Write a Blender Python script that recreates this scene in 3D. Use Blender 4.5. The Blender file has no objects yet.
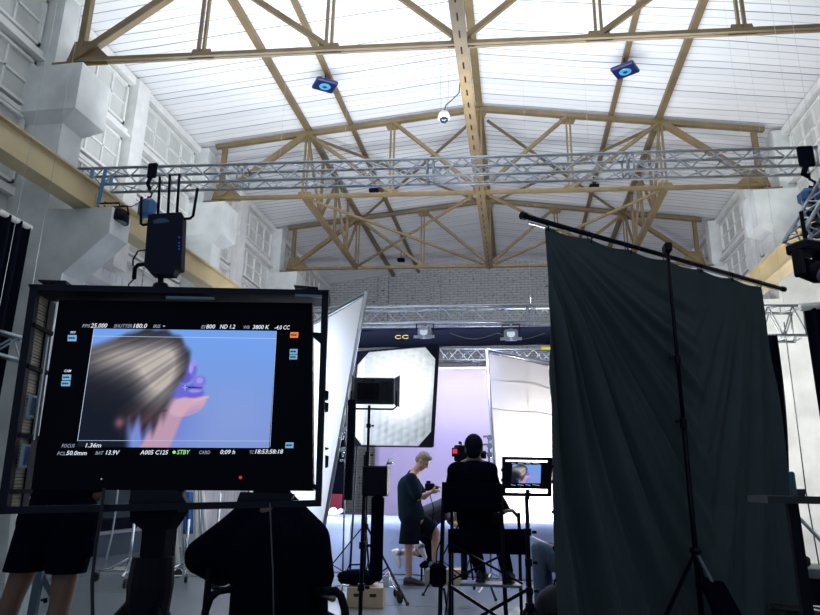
import bpy, bmesh, math, random
import numpy as np
from mathutils import Vector, Matrix
random.seed(7)
PI = math.pi
S = bpy.context.scene
COL = S.collection

# ---------------------------------------------------------------- camera
H = 1.25
F, YAW, PIT, ROL, SK = 650.0, -0.16293, 0.26755, 0.01687, 0.068
cy_, sy_, cp_, sp_, cr_, sr_ = math.cos(YAW), math.sin(YAW), math.cos(PIT), math.sin(PIT), math.cos(ROL), math.sin(ROL)
FW = Vector((sy_*cp_, cy_*cp_, sp_)); r0 = Vector((cy_, -sy_, 0)); u0 = r0.cross(FW)
RT = cr_*r0 + sr_*u0; UP = -sr_*r0 + cr_*u0
CAM = Vector((0, 0, H))
cd = bpy.data.cameras.new('camera'); cam = bpy.data.objects.new('camera', cd); COL.objects.link(cam)
cd.sensor_fit = 'HORIZONTAL'; cd.sensor_width = 36; cd.lens = 36*F/820; cd.clip_start = 0.05; cd.clip_end = 200
cam.matrix_world = Matrix(((RT.x, UP.x, -FW.x, 0), (RT.y, UP.y, -FW.y, 0), (RT.z, UP.z, -FW.z, H), (0, 0, 0, 1)))
S.camera = cam

def ray(x, y): return RT*((x-410)/F) + UP*((307.5-y)/F) + FW
def at(x, y, Y): d = ray(x, y); return CAM + d*(Y/d.y)
def atx(x, y, X): d = ray(x, y); return CAM + d*(X/d.x)
def atz(x, y, z=0.0): d = ray(x, y); return CAM + d*((z-H)/d.z)

# ---------------------------------------------------------------- world, light, exposure
S.view_settings.view_transform = 'Standard'; S.view_settings.look = 'None'
S.view_settings.gamma = 1; S.view_settings.use_curve_mapping = False
S.view_settings.exposure = 0.0
w = bpy.data.worlds.new('world'); S.world = w; w.use_nodes = True
w.node_tree.nodes['Background'].inputs[0].default_value = (0.62, 0.78, 1.0, 1)
w.node_tree.nodes['Background'].inputs[1].default_value = 0.30

def area(name, loc, target, sx, sy, power, color, spread=180):
    l = bpy.data.lights.new(name, 'AREA'); l.shape = 'RECTANGLE'; l.size = sx; l.size_y = sy
    l.energy = power; l.color = color; l.spread = math.radians(spread)
    o = bpy.data.objects.new(name, l); COL.objects.link(o); o.location = loc
    o.rotation_euler = (Vector(target)-Vector(loc)).to_track_quat('-Z', 'Y').to_euler()
    return o
# added fill behind the camera, standing in for daylight from the rear
area('rear_fill', (-0.6, -1.5, 5.6), (-0.6, 9.5, 8.5), 11, 2.6, 90, (0.80, 0.92, 1.0), 150)
# added light without a fixture, above the view, brightening the near white roof
area('roof_fill_near', (-0.6, 5.0, 6.6), (-0.6, 6.6, 9.8), 6.5, 1.0, 195, (0.86, 0.93, 1.0), 170)
# added strip of light with no lamps built, over the long truss, for the roof
area('roof_fill_truss', (-1.3, 9.18, 6.2), (-1.3, 9.9, 9.6), 9.5, 0.15, 360, (0.88, 0.94, 1.0), 175)
# added strip without a fixture above the projector truss, lifts the far roof
area('roof_fill_far', (-1.3, 11.1, 4.42), (-1.0, 19.0, 9.3), 7, 0.15, 260, (0.88, 0.94, 1.0), 160)
# film lights of the set, plus one added fill for the right pillar
area('set_backdrop_light', (-0.6, 13.0, 5.2), (-0.8, 16.6, 2.4), 6, 0.4, 190, (0.72, 0.66, 1.0))
area('set_blue_light', (-1.3, 9.95, 4.0), (-1.5, 9.3, 0.3), 2.2, 0.3, 90, (0.56, 0.62, 1.0), 120)
area('pillar_fill', (2.9, 9.6, 2.6), (5.3, 11.6, 3.2), 0.8, 1.6, 160, (1.0, 0.96, 0.90), 150)  # added fill hidden behind the curtain to brighten the white pillar
area('right_diffuser_light', (0.15, 11.25, 1.0), (0.75, 10.75, 1.1), 1.3, 1.2, 320, (1.0, 0.97, 0.93))
area('left_diffuser_light', (-2.6, 10.1, 1.9), (-3.1, 9.7, 1.9), 2.2, 3.0, 120, (0.84, 0.92, 1.0))

# ---------------------------------------------------------------- materials
MATS = {}
def mat(name, col, rough=0.6, metal=0.0, var=0.0, scale=6.0, bump=0.0, bscale=30.0, spec=None, emit=None, estr=1.0, transl=0.0):
    if name in MATS: return MATS[name]
    m = bpy.data.materials.new(name); m.use_nodes = True; nt = m.node_tree; N = nt.nodes; Lk = nt.links
    b = N['Principled BSDF']
    b.inputs['Base Color'].default_value = (*col, 1); b.inputs['Roughness'].default_value = rough
    b.inputs['Metallic'].default_value = metal
    if spec is not None: b.inputs['Specular IOR Level'].default_value = spec
    tc = N.new('ShaderNodeTexCoord')
    if var > 0:
        n = N.new('ShaderNodeTexNoise'); n.inputs['Scale'].default_value = scale; n.inputs['Detail'].default_value = 5
        Lk.new(tc.outputs['Object'], n.inputs['Vector'])
        r = N.new('ShaderNodeValToRGB'); r.color_ramp.elements[0].position = 0.3; r.color_ramp.elements[1].position = 0.7
        r.color_ramp.elements[0].color = (*[max(0, c*(1-var)) for c in col], 1)
        r.color_ramp.elements[1].color = (*[min(1, c*(1+var*0.6)) for c in col], 1)
        Lk.new(n.outputs['Fac'], r.inputs['Fac']); Lk.new(r.outputs['Color'], b.inputs['Base Color'])
    if bump > 0:
        n2 = N.new('ShaderNodeTexNoise'); n2.inputs['Scale'].default_value = bscale; n2.inputs['Detail'].default_value = 4
        Lk.new(tc.outputs['Object'], n2.inputs['Vector'])
        bp = N.new('ShaderNodeBump'); bp.inputs['Strength'].default_value = bump; bp.inputs['Distance'].default_value = 0.02
        Lk.new(n2.outputs['Fac'], bp.inputs['Height']); Lk.new(bp.outputs['Normal'], b.inputs['Normal'])
    if emit:
        b.inputs['Emission Color'].default_value = (*emit, 1); b.inputs['Emission Strength'].default_value = estr
    if transl > 0:
        t = N.new('ShaderNodeBsdfTranslucent'); t.inputs['Color'].default_value = (*col, 1)
        mx = N.new('ShaderNodeMixShader'); mx.inputs[0].default_value = transl
        Lk.new(b.outputs[0], mx.inputs[1]); Lk.new(t.outputs[0], mx.inputs[2])
        Lk.new(mx.outputs[0], N['Material Output'].inputs['Surface'])
    MATS[name] = m; return m

def stripes(name, base, line, axis, period, width, rough=0.6, rot=None, wob=0.0, fade=0.0, bump=0.3, base2=None):
    """boards: thin dark joints repeated along one axis, broken up by noise"""
    m = bpy.data.materials.new(name); m.use_nodes = True; nt = m.node_tree; N = nt.nodes; Lk = nt.links
    b = N['Principled BSDF']; b.inputs['Roughness'].default_value = rough
    tc = N.new('ShaderNodeTexCoord'); sx = N.new('ShaderNodeSeparateXYZ'); Lk.new(tc.outputs['Object'], sx.inputs[0])
    def mth(op, a, bb=None, c=None):
        k = N.new('ShaderNodeMath'); k.operation = op
        for i, v in enumerate((a, bb, c)):
            if v is None: continue
            if isinstance(v, (int, float)): k.inputs[i].default_value = v
            else: Lk.new(v, k.inputs[i])
        return k.outputs[0]
    v = sx.outputs[axis]
    if rot: v = mth('SUBTRACT', v, mth('MULTIPLY', sx.outputs[rot[0]], rot[1]))
    if wob:
        n = N.new('ShaderNodeTexNoise'); n.inputs['Scale'].default_value = 0.5; Lk.new(tc.outputs['Object'], n.inputs['Vector'])
        v = mth('ADD', v, mth('MULTIPLY', n.outputs['Fac'], wob))
    t = mth('DIVIDE', v, period); fr = mth('FRACT', t); cell = mth('FLOOR', t)
    ln = mth('LESS_THAN', fr, width/period)
    wn = N.new('ShaderNodeTexWhiteNoise'); wn.noise_dimensions = '1D'; Lk.new(cell, wn.inputs['W'])
    n2 = N.new('ShaderNodeTexNoise'); n2.inputs['Scale'].default_value = 1.3; n2.inputs['Detail'].default_value = 3
    Lk.new(tc.outputs['Object'], n2.inputs['Vector'])
    strength = mth('MULTIPLY', ln, mth('MINIMUM', mth('ADD', mth('MULTIPLY', wn.outputs['Value'], 0.75), mth('MULTIPLY', n2.outputs['Fac'], 0.5)), 1.0))
    mix0 = N.new('ShaderNodeMixRGB'); mix0.inputs[1].default_value = (*base, 1); mix0.inputs[2].default_value = (*(base2 or [c*0.88 for c in base]), 1)
    Lk.new(wn.outputs['Value'], mix0.inputs[0])
    mix = N.new('ShaderNodeMixRGB'); Lk.new(mix0.outputs[0], mix.inputs[1]); mix.inputs[2].default_value = (*line, 1)
    Lk.new(strength, mix.inputs[0]); Lk.new(mix.outputs[0], b.inputs['Base Color'])
    bp = N.new('ShaderNodeBump'); bp.invert = True; bp.inputs['Strength'].default_value = bump; bp.inputs['Distance'].default_value = 0.01
    Lk.new(ln, bp.inputs['Height']); Lk.new(bp.outputs['Normal'], b.inputs['Normal'])
    MATS[name] = m; return m

def brick_mat(name, c1, c2, mortar, axes):
    m = bpy.data.materials.new(name); m.use_nodes = True; nt = m.node_tree; N = nt.nodes; Lk = nt.links
    b = N['Principled BSDF']; b.inputs['Roughness'].default_value = 0.8
    tc = N.new('ShaderNodeTexCoord'); sx = N.new('ShaderNodeSeparateXYZ'); cb = N.new('ShaderNodeCombineXYZ')
    Lk.new(tc.outputs['Object'], sx.inputs[0]); Lk.new(sx.outputs[axes[0]], cb.inputs[0]); Lk.new(sx.outputs[axes[1]], cb.inputs[1])
    br = N.new('ShaderNodeTexBrick'); br.inputs['Scale'].default_value = 1.0
    br.inputs['Brick Width'].default_value = 0.30; br.inputs['Row Height'].default_value = 0.10; br.inputs['Mortar Size'].default_value = 0.012
    br.inputs['Color1'].default_value = (*c1, 1); br.inputs['Color2'].default_value = (*c2, 1); br.inputs['Mortar'].default_value = (*mortar, 1)
    Lk.new(cb.outputs[0], br.inputs['Vector']); 
    n = N.new('ShaderNodeTexNoise'); n.inputs['Scale'].default_value = 9; n.inputs['Detail'].default_value = 6; Lk.new(tc.outputs['Object'], n.inputs['Vector'])
    r = N.new('ShaderNodeValToRGB'); r.color_ramp.elements[0].position = 0.33; r.color_ramp.elements[1].position = 0.42
    r.color_ramp.elements[0].color = (0.35, 0.33, 0.3, 1); r.color_ramp.elements[1].color = (1, 1, 1, 1); Lk.new(n.outputs['Fac'], r.inputs[0])
    mx = N.new('ShaderNodeMixRGB'); mx.blend_type = 'MULTIPLY'; mx.inputs[0].default_value = 1
    Lk.new(br.outputs['Color'], mx.inputs[1]); Lk.new(r.outputs[0], mx.inputs[2]); Lk.new(mx.outputs[0], b.inputs['Base Color'])
    MATS[name] = m; return m

M_ceil = stripes('ceiling_boards', (0.82, 0.82, 0.82), (0.07, 0.075, 0.09), 1, 0.20, 0.020, rough=0.7, rot=(0, SK), wob=0.12, base2=(0.74, 0.75, 0.76))
M_plank = stripes('wall_planks', (0.74, 0.77, 0.78), (0.20, 0.22, 0.24), 1, 0.20, 0.02, rough=0.7)
M_wall = mat('painted_wall', (0.60, 0.61, 0.60), 0.75, var=0.12, scale=2)
M_pier = mat('painted_pier', (0.62, 0.64, 0.63), 0.8, var=0.22, scale=1.6, bump=0.2, bscale=9)
M_winf = mat('window_paint', (0.70, 0.70, 0.68), 0.6, var=0.1, scale=5)
M_pane = mat('whitened_pane', (0.52, 0.53, 0.51), 0.5, var=0.18, scale=1.5)
M_brick = brick_mat('painted_brick', (0.42, 0.43, 0.42), (0.36, 0.37, 0.37), (0.22, 0.23, 0.24), (0, 2))
M_floor = stripes('concrete_floor', (0.185, 0.21, 0.225), (0.08, 0.095, 0.11), 1, 1.5, 0.012, rough=0.25, bump=0.05, base2=(0.165, 0.19, 0.205))
M_steel = mat('ochre_steel', (0.175, 0.125, 0.062), 0.5, var=0.22, scale=3)
M_crane = mat('cream_crane_paint', (0.52, 0.42, 0.24), 0.45, var=0.12, scale=2)
M_alu = mat('aluminium_tube', (0.44, 0.48, 0.53), 0.34, 0.85, var=0.1, scale=20)
M_black = mat('black_metal', (0.0018, 0.0025, 0.009), 0.45, spec=0.12)
M_blk2 = mat('black_plastic', (0.0015, 0.002, 0.009), 0.6, spec=0.1)
M_cloth = mat('black_cloth', (0.0018, 0.0025, 0.009), 0.95, spec=0.03, bump=0.2, bscale=60)
M_navy = mat('navy_drape', (0.003, 0.0045, 0.013), 0.9, spec=0.1)
M_curt = mat('slate_green_fabric', (0.040, 0.058, 0.066), 0.85, var=0.10, scale=2.5, bump=0.15, bscale=180, spec=0.2)
M_shirt = mat('dark_teal_shirt', (0.006, 0.017, 0.029), 0.9, spec=0.1, bump=0.3, bscale=12)
M_short = mat('charcoal_shorts', (0.004, 0.007, 0.015), 0.9, spec=0.1, bump=0.3, bscale=12)
M_skin = mat('skin', (0.52, 0.30, 0.23), 0.5, var=0.08, scale=12)
M_hair = mat('blond_hair', (0.30, 0.23, 0.16), 0.6, var=0.35, scale=40, bump=0.6, bscale=90)
M_dhair = mat('dark_hair', (0.004, 0.004, 0.012), 0.7, spec=0.1)
M_shoe = mat('black_shoe', (0.012, 0.014, 0.022), 0.6)
M_white = mat('white_canvas', (0.82, 0.80, 0.75), 0.7)
M_sole = mat('cream_sole', (0.72, 0.66, 0.54), 0.6)
M_denim = mat('blue_denim', (0.13, 0.19, 0.28), 0.85, var=0.2, scale=25)
M_wood = mat('birch_ply', (0.52, 0.38, 0.24), 0.6, var=0.2, scale=7)
M_wood2 = mat('grey_ply', (0.36, 0.31, 0.26), 0.7, var=0.2, scale=7)
M_chrome = mat('chrome', (0.7, 0.72, 0.74), 0.2, 1.0)
M_blue = mat('blue_plastic', (0.03, 0.13, 0.30), 0.5)
M_rubber = mat('rubber', (0.015, 0.017, 0.022), 0.8)
M_diff = mat('diffusion_cloth', (0.80, 0.82, 0.84), 0.9, transl=0.5)
M_diffw = mat('warm_diffusion_cloth', (0.84, 0.80, 0.75), 0.9, transl=0.5)
M_lav = mat('purple_lit_backdrop', (0.58, 0.53, 0.80), 0.9)  # white backdrop: the purple set light is put into the base colour
M_sheet = mat('pale_blue_sheet', (0.50, 0.58, 0.86), 0.85, var=0.05, scale=2)

# ---------------------------------------------------------------- mesh building
class MB:
    def __init__(s): s.v = []; s.f = []; s.M = Matrix.Identity(4)
    def add(s, vs, fs):
        n = len(s.v); s.v += [s.M @ Vector(p) for p in vs]; s.f += [tuple(i+n for i in f) for f in fs]; return s
    def box(s, a, b):
        x0, x1 = sorted((a[0], b[0])); y0, y1 = sorted((a[1], b[1])); z0, z1 = sorted((a[2], b[2]))
        return s.add([(x0,y0,z0),(x1,y0,z0),(x1,y1,z0),(x0,y1,z0),(x0,y0,z1),(x1,y0,z1),(x1,y1,z1),(x0,y1,z1)],
                     [(0,3,2,1),(4,5,6,7),(0,1,5,4),(1,2,6,5),(2,3,7,6),(3,0,4,7)])
    def cbox(s, c, d, bev=0.0):
        c = Vector(c); h = Vector(d)/2
        if bev <= 0: return s.box(c-h, c+h)
        vs = []; 
        for sx in (-1,1):
            for sy in (-1,1):
                for sz in (-1,1):
                    vs += [(c.x+sx*(h.x-bev), c.y+sy*(h.y-bev), c.z+sz*h.z), (c.x+sx*(h.x-bev), c.y+sy*h.y, c.z+sz*(h.z-bev)), (c.x+sx*h.x, c.y+sy*(h.y-bev), c.z+sz*(h.z-bev))]
        bm = bmesh.new(); [bm.verts.new(v) for v in vs]; bmesh.ops.convex_hull(bm, input=bm.verts)
        bm.verts.index_update(); V = [v.co.copy() for v in bm.verts]; Fs = [tuple(v.index for v in f.verts) for f in bm.faces]; bm.free()
        return s.add(V, Fs)
    def bar(s, p, q, w=0.05, h=None, up=(0,0,1)):
        p, q = Vector(p), Vector(q); h = h or w; d = (q-p).normalized(); u = Vector(up)
        if abs(d.dot(u)) > 0.98: u = Vector((0,1,0)) if abs(d.y) < 0.9 else Vector((1,0,0))
        a = d.cross(u).normalized()*(w/2); b = a.cross(d).normalized()*(h/2)
        vs = [p-a-b, p+a-b, p+a+b, p-a+b, q-a-b, q+a-b, q+a+b, q-a+b]
        return s.add(vs, [(0,3,2,1),(4,5,6,7),(0,1,5,4),(1,2,6,5),(2,3,7,6),(3,0,4,7)])
    def angle(s, p, q, w=0.07, t=0.012, up=(0,0,1)):
        """steel channel: a web and two flanges"""
        p, q = Vector(p), Vector(q); d = (q-p).normalized(); u = Vector(up)
        if abs(d.dot(u)) > 0.98: u = Vector((0,1,0))
        a = d.cross(u).normalized(); b = a.cross(d).normalized()
        s.bar(p, q, w, t, b); s.bar(p+a*(w/2)+b*(w/2), q+a*(w/2)+b*(w/2), t, w, b); s.bar(p-a*(w/2)+b*(w/2), q-a*(w/2)+b*(w/2), t, w, b); return s
    def tube(s, pts, r, seg=8, r2=None, cap=True):
        pts = [Vector(p) for p in pts]; n = len(pts); rings = []; prev = None
        rs = r if isinstance(r, (list, tuple)) else [r + ((r2 if r2 is not None else r)-r)*i/(n-1) for i in range(n)]
        for i, p in enumerate(pts):
            d = (pts[min(i+1, n-1)]-pts[max(i-1, 0)]).normalized()
            if prev is None: a = d.orthogonal().normalized()
            else: a = (prev - d*prev.dot(d)); a = a.normalized() if a.length > 1e-6 else d.orthogonal().normalized()
            prev = a; b = d.cross(a)
            rings.append([p + (a*math.cos(t)+b*math.sin(t))*rs[i] for t in [2*PI*k/seg for k in range(seg)]])
        vs = [v for rg in rings for v in rg]; fs = []
        for i in range(n-1):
            for k in range(seg): fs.append((i*seg+k, i*seg+(k+1) % seg, (i+1)*seg+(k+1) % seg, (i+1)*seg+k))
        if cap: fs += [tuple(range(seg))[::-1], tuple((n-1)*seg+k for k in range(seg))]
        return s.add(vs, fs)
    def ell(s, c, r, seg=16, rng=10, R=None):
        c = Vector(c); vs = []; fs = []; R = R or Matrix.Identity(3)
        for i in range(rng+1):
            ph = PI*i/rng
            for k in range(seg):
                t = 2*PI*k/seg; vs.append(c + R @ Vector((r[0]*math.sin(ph)*math.cos(t), r[1]*math.sin(ph)*math.sin(t), r[2]*math.cos(ph))))
        for i in range(rng):
            for k in range(seg): fs.append((i*seg+k, (i+1)*seg+k, (i+1)*seg+(k+1) % seg, i*seg+(k+1) % seg))
        bm = bmesh.new(); bv = [bm.verts.new(v) for v in vs]
        for f in fs: bm.faces.new([bv[j] for j in f])
        bmesh.ops.remove_doubles(bm, verts=bm.verts, dist=1e-6); bm.verts.index_update()
        V = [v.co.copy() for v in bm.verts]; Fs = [tuple(v.index for v in f.verts) for f in bm.faces]; bm.free()
        return s.add(V, Fs)
    def cap(s, p, q, r1, r2, seg=14):
        p, q = Vector(p), Vector(q); d = (q-p).normalized(); L = (q-p).length
        pts = []; rs = []
        for k in range(5):
            a = PI/2*(1-k/4.0); pts.append(p-d*r1*math.sin(a)); rs.append(max(1e-4, r1*math.cos(a)))
        for k in range(5):
            a = PI/2*(k/4.0); pts.append(q+d*r2*math.sin(a)); rs.append(max(1e-4, r2*math.cos(a)))
        return s.tube(pts, rs, seg)
    def lathe(s, c, prof, axis=(0,0,1), seg=20):
        c = Vector(c); ax = Vector(axis).normalized()
        return s.tube([c+ax*z for r, z in prof], [max(1e-4, r) for r, z in prof], seg) if len(prof) > 1 else s
    def prism(s, poly, ax, t0, t1):
        """poly in the two other axes, extruded along ax"""
        def mk(p, t):
            if ax == 0: return (t, p[0], p[1])
            if ax == 1: return (p[0], t, p[1])
            return (p[0], p[1], t)
        n = len(poly); vs = [mk(p, t0) for p in poly]+[mk(p, t1) for p in poly]
        fs = [tuple(range(n))[::-1], tuple(range(n, 2*n))]+[(i, (i+1) % n, n+(i+1) % n, n+i) for i in range(n)]
        return s.add(vs, fs)
    def slab(s, pts, off):
        """polygon of world points given a thickness vector"""
        pts = [Vector(p) for p in pts]; off = Vector(off); n = len(pts)
        fs = [tuple(range(n)), tuple(range(n, 2*n))[::-1]]+[(i, n+i, n+(i+1) % n, (i+1) % n) for i in range(n)]
        return s.add(pts+[p+off for p in pts], fs)
    def build(s, name, m, parent=None, world=False, smooth=False, fix=True):
        me = bpy.data.meshes.new(name); vs = s.v
        if parent is not None and world:
            root = parent
            while root.parent: root = root.parent
            inv = WM[root.name].inverted(); vs = [inv @ v for v in vs]
        me.from_pydata([tuple(v) for v in vs], [], s.f)
        if fix:
            bm = bmesh.new(); bm.from_mesh(me); bmesh.ops.recalc_face_normals(bm, faces=bm.faces); bm.to_mesh(me); bm.free()
        me.materials.append(m)
        if smooth: me.shade_smooth()
        o = bpy.data.objects.new(name, me); COL.objects.link(o)
        if parent is not None: o.parent = parent
        else: WM[o.name] = Matrix.Identity(4)
        return o
WM = {}
def tag(o, label, cat, group=None, kind=None):
    o['label'] = label; o['category'] = cat
    if group: o['group'] = group
    if kind: o['kind'] = kind
    return o
def thing(name, label, cat, loc=(0,0,0), rz=0.0, group=None):
    o = bpy.data.objects.new(name, None); o.empty_display_size = 0.1; COL.objects.link(o)
    o.location = loc; o.rotation_euler = (0, 0, rz)
    WM[o.name] = Matrix.Translation(Vector(loc)) @ Matrix.Rotation(rz, 4, 'Z')
    return tag(o, label, cat, group)
def struct(name, mb, m, **k):
    o = mb.build(name, m, **k)
    if not k.get('parent'): o['kind'] = 'structure'
    return o
def kids(o): return [c for c in bpy.data.objects if c.parent == o]
def dup(root, loc, rz=0.0, label=None, parent=None):
    c = root.copy(); COL.objects.link(c)
    if parent is None:
        c.location = loc; c.rotation_euler = (0, 0, rz); WM[c.name] = Matrix.Translation(Vector(loc)) @ Matrix.Rotation(rz, 4, 'Z')
        if label: c['label'] = label
    else: c.parent = parent
    for ch in kids(root): dup(ch, None, parent=c)
    return c
def rzx(v): return Matrix.Rotation(v, 4, 'Z')

# ================================================================ SETTING
CX = -0.65                         # hall centre line
WL, WR = -7.35, 6.05               # wall faces
YE = 24.0                          # end wall
YB = -1.0
def mirx(x): return 2*CX - x
def zroof(x): return 9.60 - abs(x-CX)*0.123
struct('floor', MB().box((-9.5, -2.5, -0.2), (8.2, 25.0, 0)), M_floor)
c = MB()
for sgn in (-1, 1):
    xe = CX + sgn*6.95
    c.add([(CX, YB, 9.80), (xe, YB, zroof(xe)+0.2), (xe, YE+.3, zroof(xe)+0.2), (CX, YE+.3, 9.80),
           (CX, YB, 10.0), (xe, YB, zroof(xe)+0.4), (xe, YE+.3, zroof(xe)+0.4), (CX, YE+.3, 10.0)],
          [(0,1,2,3), (4,7,6,5), (0,4,5,1), (1,5,6,2), (2,6,7,3), (3,7,4,0)])
struct('ceiling', c, M_ceil)
struct('wall_back', MB().prism([(WL-.3, 0), (WR+.3, 0), (WR+.3, 8.93), (CX, 9.82), (WL-.3, 8.93)], 1, YE, YE+.3), M_brick)
struct('wall_left', MB().box((WL-.3, YB, 4.98), (WL, YE, 8.96)), M_wall)
struct('wall_right', MB().box((WR, YB, 4.98), (WR+.3, YE, 8.96)), M_wall)
struct('wall_left_lower', MB().box((WL-.3, YB, 0), (WL, YE, 4.98)), M_plank)
struct('wall_right_lower', MB().box((WR, YB, 0), (WR+.3, YE, 4.98)), M_plank)
TY = [3.22, 8.22, 13.28, 18.32]    # truss planes at the centre line (the first stands above the camera, out of view)
def ty(i, x): return TY[i] + SK*(x-CX)
# piers with an upper block and a crane corbel
prof = [(WL, 0), (-6.25, 0), (-6.25, 4.05), (-5.62, 4.64), (-5.62, 5.035), (-6.66, 5.035), (-6.66, 6.5), (-6.66, 7.40), (WL, 7.40)]
n_tr = 1
for i in range(1, 4):
    for sd in (0, 1):
        pf = prof if sd == 0 else [(mirx(x), z) for x, z in prof]
        y0 = ty(i, -6.8 if sd == 0 else 5.5) - 0.06
        pb = MB().prism(pf, 1, y0+.06, y0+0.52); xi, xo, xc = (WL, -6.38, -6.66) if sd == 0 else (mirx(WL), mirx(-6.38), mirx(-6.66))
        pb.box((xi, y0-.08, 6.62), (xo, y0+.64, 7.402))
        pb.add([(xi, y0-.08, 6.62), (xo, y0-.08, 6.62), (xo, y0+.64, 6.62), (xi, y0+.64, 6.62), (xi, y0+.055, 6.46), (xc, y0+.055, 6.46), (xc, y0+.525, 6.46), (xi, y0+.525, 6.46)], [(0,1,5,4), (1,2,6,5), (2,3,7,6), (3,0,4,7), (4,5,6,7), (0,3,2,1)])
        struct('trim_%d' % n_tr, pb, M_pier); n_tr += 1
# pilasters between the windows, rails, cornice
for sd in (0, 1):
    X = (lambda x: x) if sd == 0 else mirx
    nb = []
    for i in range(0, 4):
        x_ = -7.2 if sd == 0 else 5.9
        yt = ty(i, x_)
        struct('trim_%d' % n_tr, MB().box((X(WL), yt+.02, 7.40 if i else 5.0), (X(WL+.36), yt+.40, 8.86)), M_pier); n_tr += 1
        ym = yt + 2.55
        struct('trim_%d' % n_tr, MB().box((X(WL), ym-.20, 5.0), (X(WL+.24), ym+.20, 8.86)), M_winf); n_tr += 1
    r = MB(); r.box((X(WL), YB, 7.64), (X(WL+.13), YE, 7.76)); r.box((X(WL), YB, 7.58), (X(WL+.2), YE, 7.64))
    r.box((X(WL), YB, 8.74), (X(WL+.16), YE, 8.90)); r.box((X(WL), YB, 5.30), (X(WL+.1), YE, 5.42)); r.box((X(WL), YB, 6.62), (X(WL+.06), YE, 6.70))
    struct('trim_%d' % n_tr, r, M_winf); n_tr += 1
    r = MB(); r.prism([(X(WL), 4.58), (X(WL+.28), 4.62), (X(WL+.28), 4.70), (X(WL), 4.82)], 1, YB, YE)
    struct('trim_%d' % n_tr, r, M_winf); n_tr += 1
# whitened steel windows in both rows of each half bay
nw = 1
for sd in (0, 1):
    X = (lambda x: x) if sd == 0 else mirx
    x_ = -7.2 if sd == 0 else 5.9
    for i in range(0, 4):
        yt = ty(i, x_)
        for (ya, yb) in ((yt+.48, yt+2.28), (yt+2.82, yt+4.98)):
            for (za, zb, rows) in ((7.84, 8.68, 2), (6.74, 7.54, 2), (5.48, 6.58, 3)):
                o = struct('window_%d' % nw, MB().box((X(WL), ya, za), (X(WL+.025), yb, zb)), M_pane); nw += 1
                fr = MB(); t = .05
                fr.box((X(WL), ya, za), (X(WL+.09), ya+t, zb)); fr.box((X(WL), yb-t, za), (X(WL+.09), yb, zb))
                fr.box((X(WL), ya, zb-t), (X(WL+.09), yb, zb)); fr.box((X(WL), ya, za), (X(WL+.09), yb, za+t))
                fr.build('window_frame', M_winf, o)
                mu = MB()
                for k in range(1, 4): yy = ya+(yb-ya)*k/4; mu.box((X(WL), yy-.018, za), (X(WL+.06), yy+.018, zb))
                for k in range(1, rows): zz = za+(zb-za)*k/rows; mu.box((X(WL), ya, zz-.018), (X(WL+.06), yb, zz+.018))
                mu.build('glazing_bars', M_winf, o)
# brick pilasters of the end wall
for xx in (-5.0, -2.95, 1.7, 3.9):
    struct('trim_%d' % n_tr, MB().box((xx-.2, YE-.14, 0), (xx+.2, YE, min(9.2, zroof(xx)+.1))), M_brick); n_tr += 1

# ================================================================ ROOF STEEL
NX = [CX + (k-3)*1.985 for k in range(7)]
ZC = 7.55
def truss(i, label):
    t = thing('roof_truss', label, 'roof truss', (CX, TY[i], ZC), 0, 'pitched steel roof trusses')
    P = lambda x, z: Vector((x, ty(i, x), z))
    zt = lambda x: zroof(x)-.02
    for sgn in (-1, 1):
        m = MB(); m.angle(P(CX, zt(CX)), P(CX+sgn*6.15, zt(CX+sgn*6.15)), .09, .016); m.build('top_chord', M_steel, t, True)
    m = MB()
    for off in (-.032, .032):
        m.bar(P(NX[0]-.15, ZC)+Vector((0, off, 0)), P(NX[6]+.15, ZC)+Vector((0, off, 0)), .012, .07)
        m.bar(P(NX[0]-.15, ZC-.035)+Vector((0, off, 0)), P(NX[6]+.15, ZC-.035)+Vector((0, off, 0)), .05, .012)
    m.build('bottom_chord', M_steel, t, True)
    for k, x in enumerate(NX):
        m = MB(); top = zt(x)
        if k in (0, 6): m.angle(P(x, ZC), P(x, top), .095, .014)
        else:
            m.bar(P(x-.045, ZC), P(x-.04, top), .038, .06); m.bar(P(x+.04, ZC), P(x+.04, top), .038, .06)
        m.build('post', M_steel, t, True)
    for a, b in ((0, 1), (2, 1), (3, 2), (3, 4), (4, 5), (6, 5)):
        m = MB(); m.angle(P(NX[a], ZC), P(NX[b], zt(NX[b])), .07 if a not in (0, 6) else .11, .014)
        m.build('diagonal', M_steel, t, True)
    for k, x in enumerate(NX):
        g = MB()
        if k in (0, 6):
            sg = 1 if k == 0 else -1
            g.slab([P(x-sg*.2, ZC-.08), P(x+sg*.5, ZC-.08), P(x+sg*.5, ZC+.05), P(x+sg*.18, ZC+.36), P(x-sg*.1, ZC+.36)], (0, .02, 0))
            g.box(P(x-.16*sg-.16, ZC-.13)+Vector((0, -.12, 0)), P(x-.16*sg+.2, ZC-.10)+Vector((0, .16, 0)))
        else:
            g.slab([P(x-.2, ZC-.06), P(x+.2, ZC-.06), P(x+.14, ZC+.12), P(x-.14, ZC+.12)], (0, .02, 0))
        g.build('gusset_plate', M_steel, t, True)
        if 0 < k < 6:
            g = MB(); z = zt(x); g.slab([P(x-.2, z+.02), P(x+.2, z+.02), P(x+.12, z-.16), P(x-.12, z-.16)], (0, .02, 0)); g.build('gusset_plate', M_steel, t, True)
    return t
truss(1, 'nearest ochre steel roof truss crossing the top edge of the picture')
truss(2, 'middle ochre steel roof truss whose posts rise behind the long aluminium lighting truss')
truss(3, 'farthest ochre steel roof truss just in front of the white brick end wall')
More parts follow.
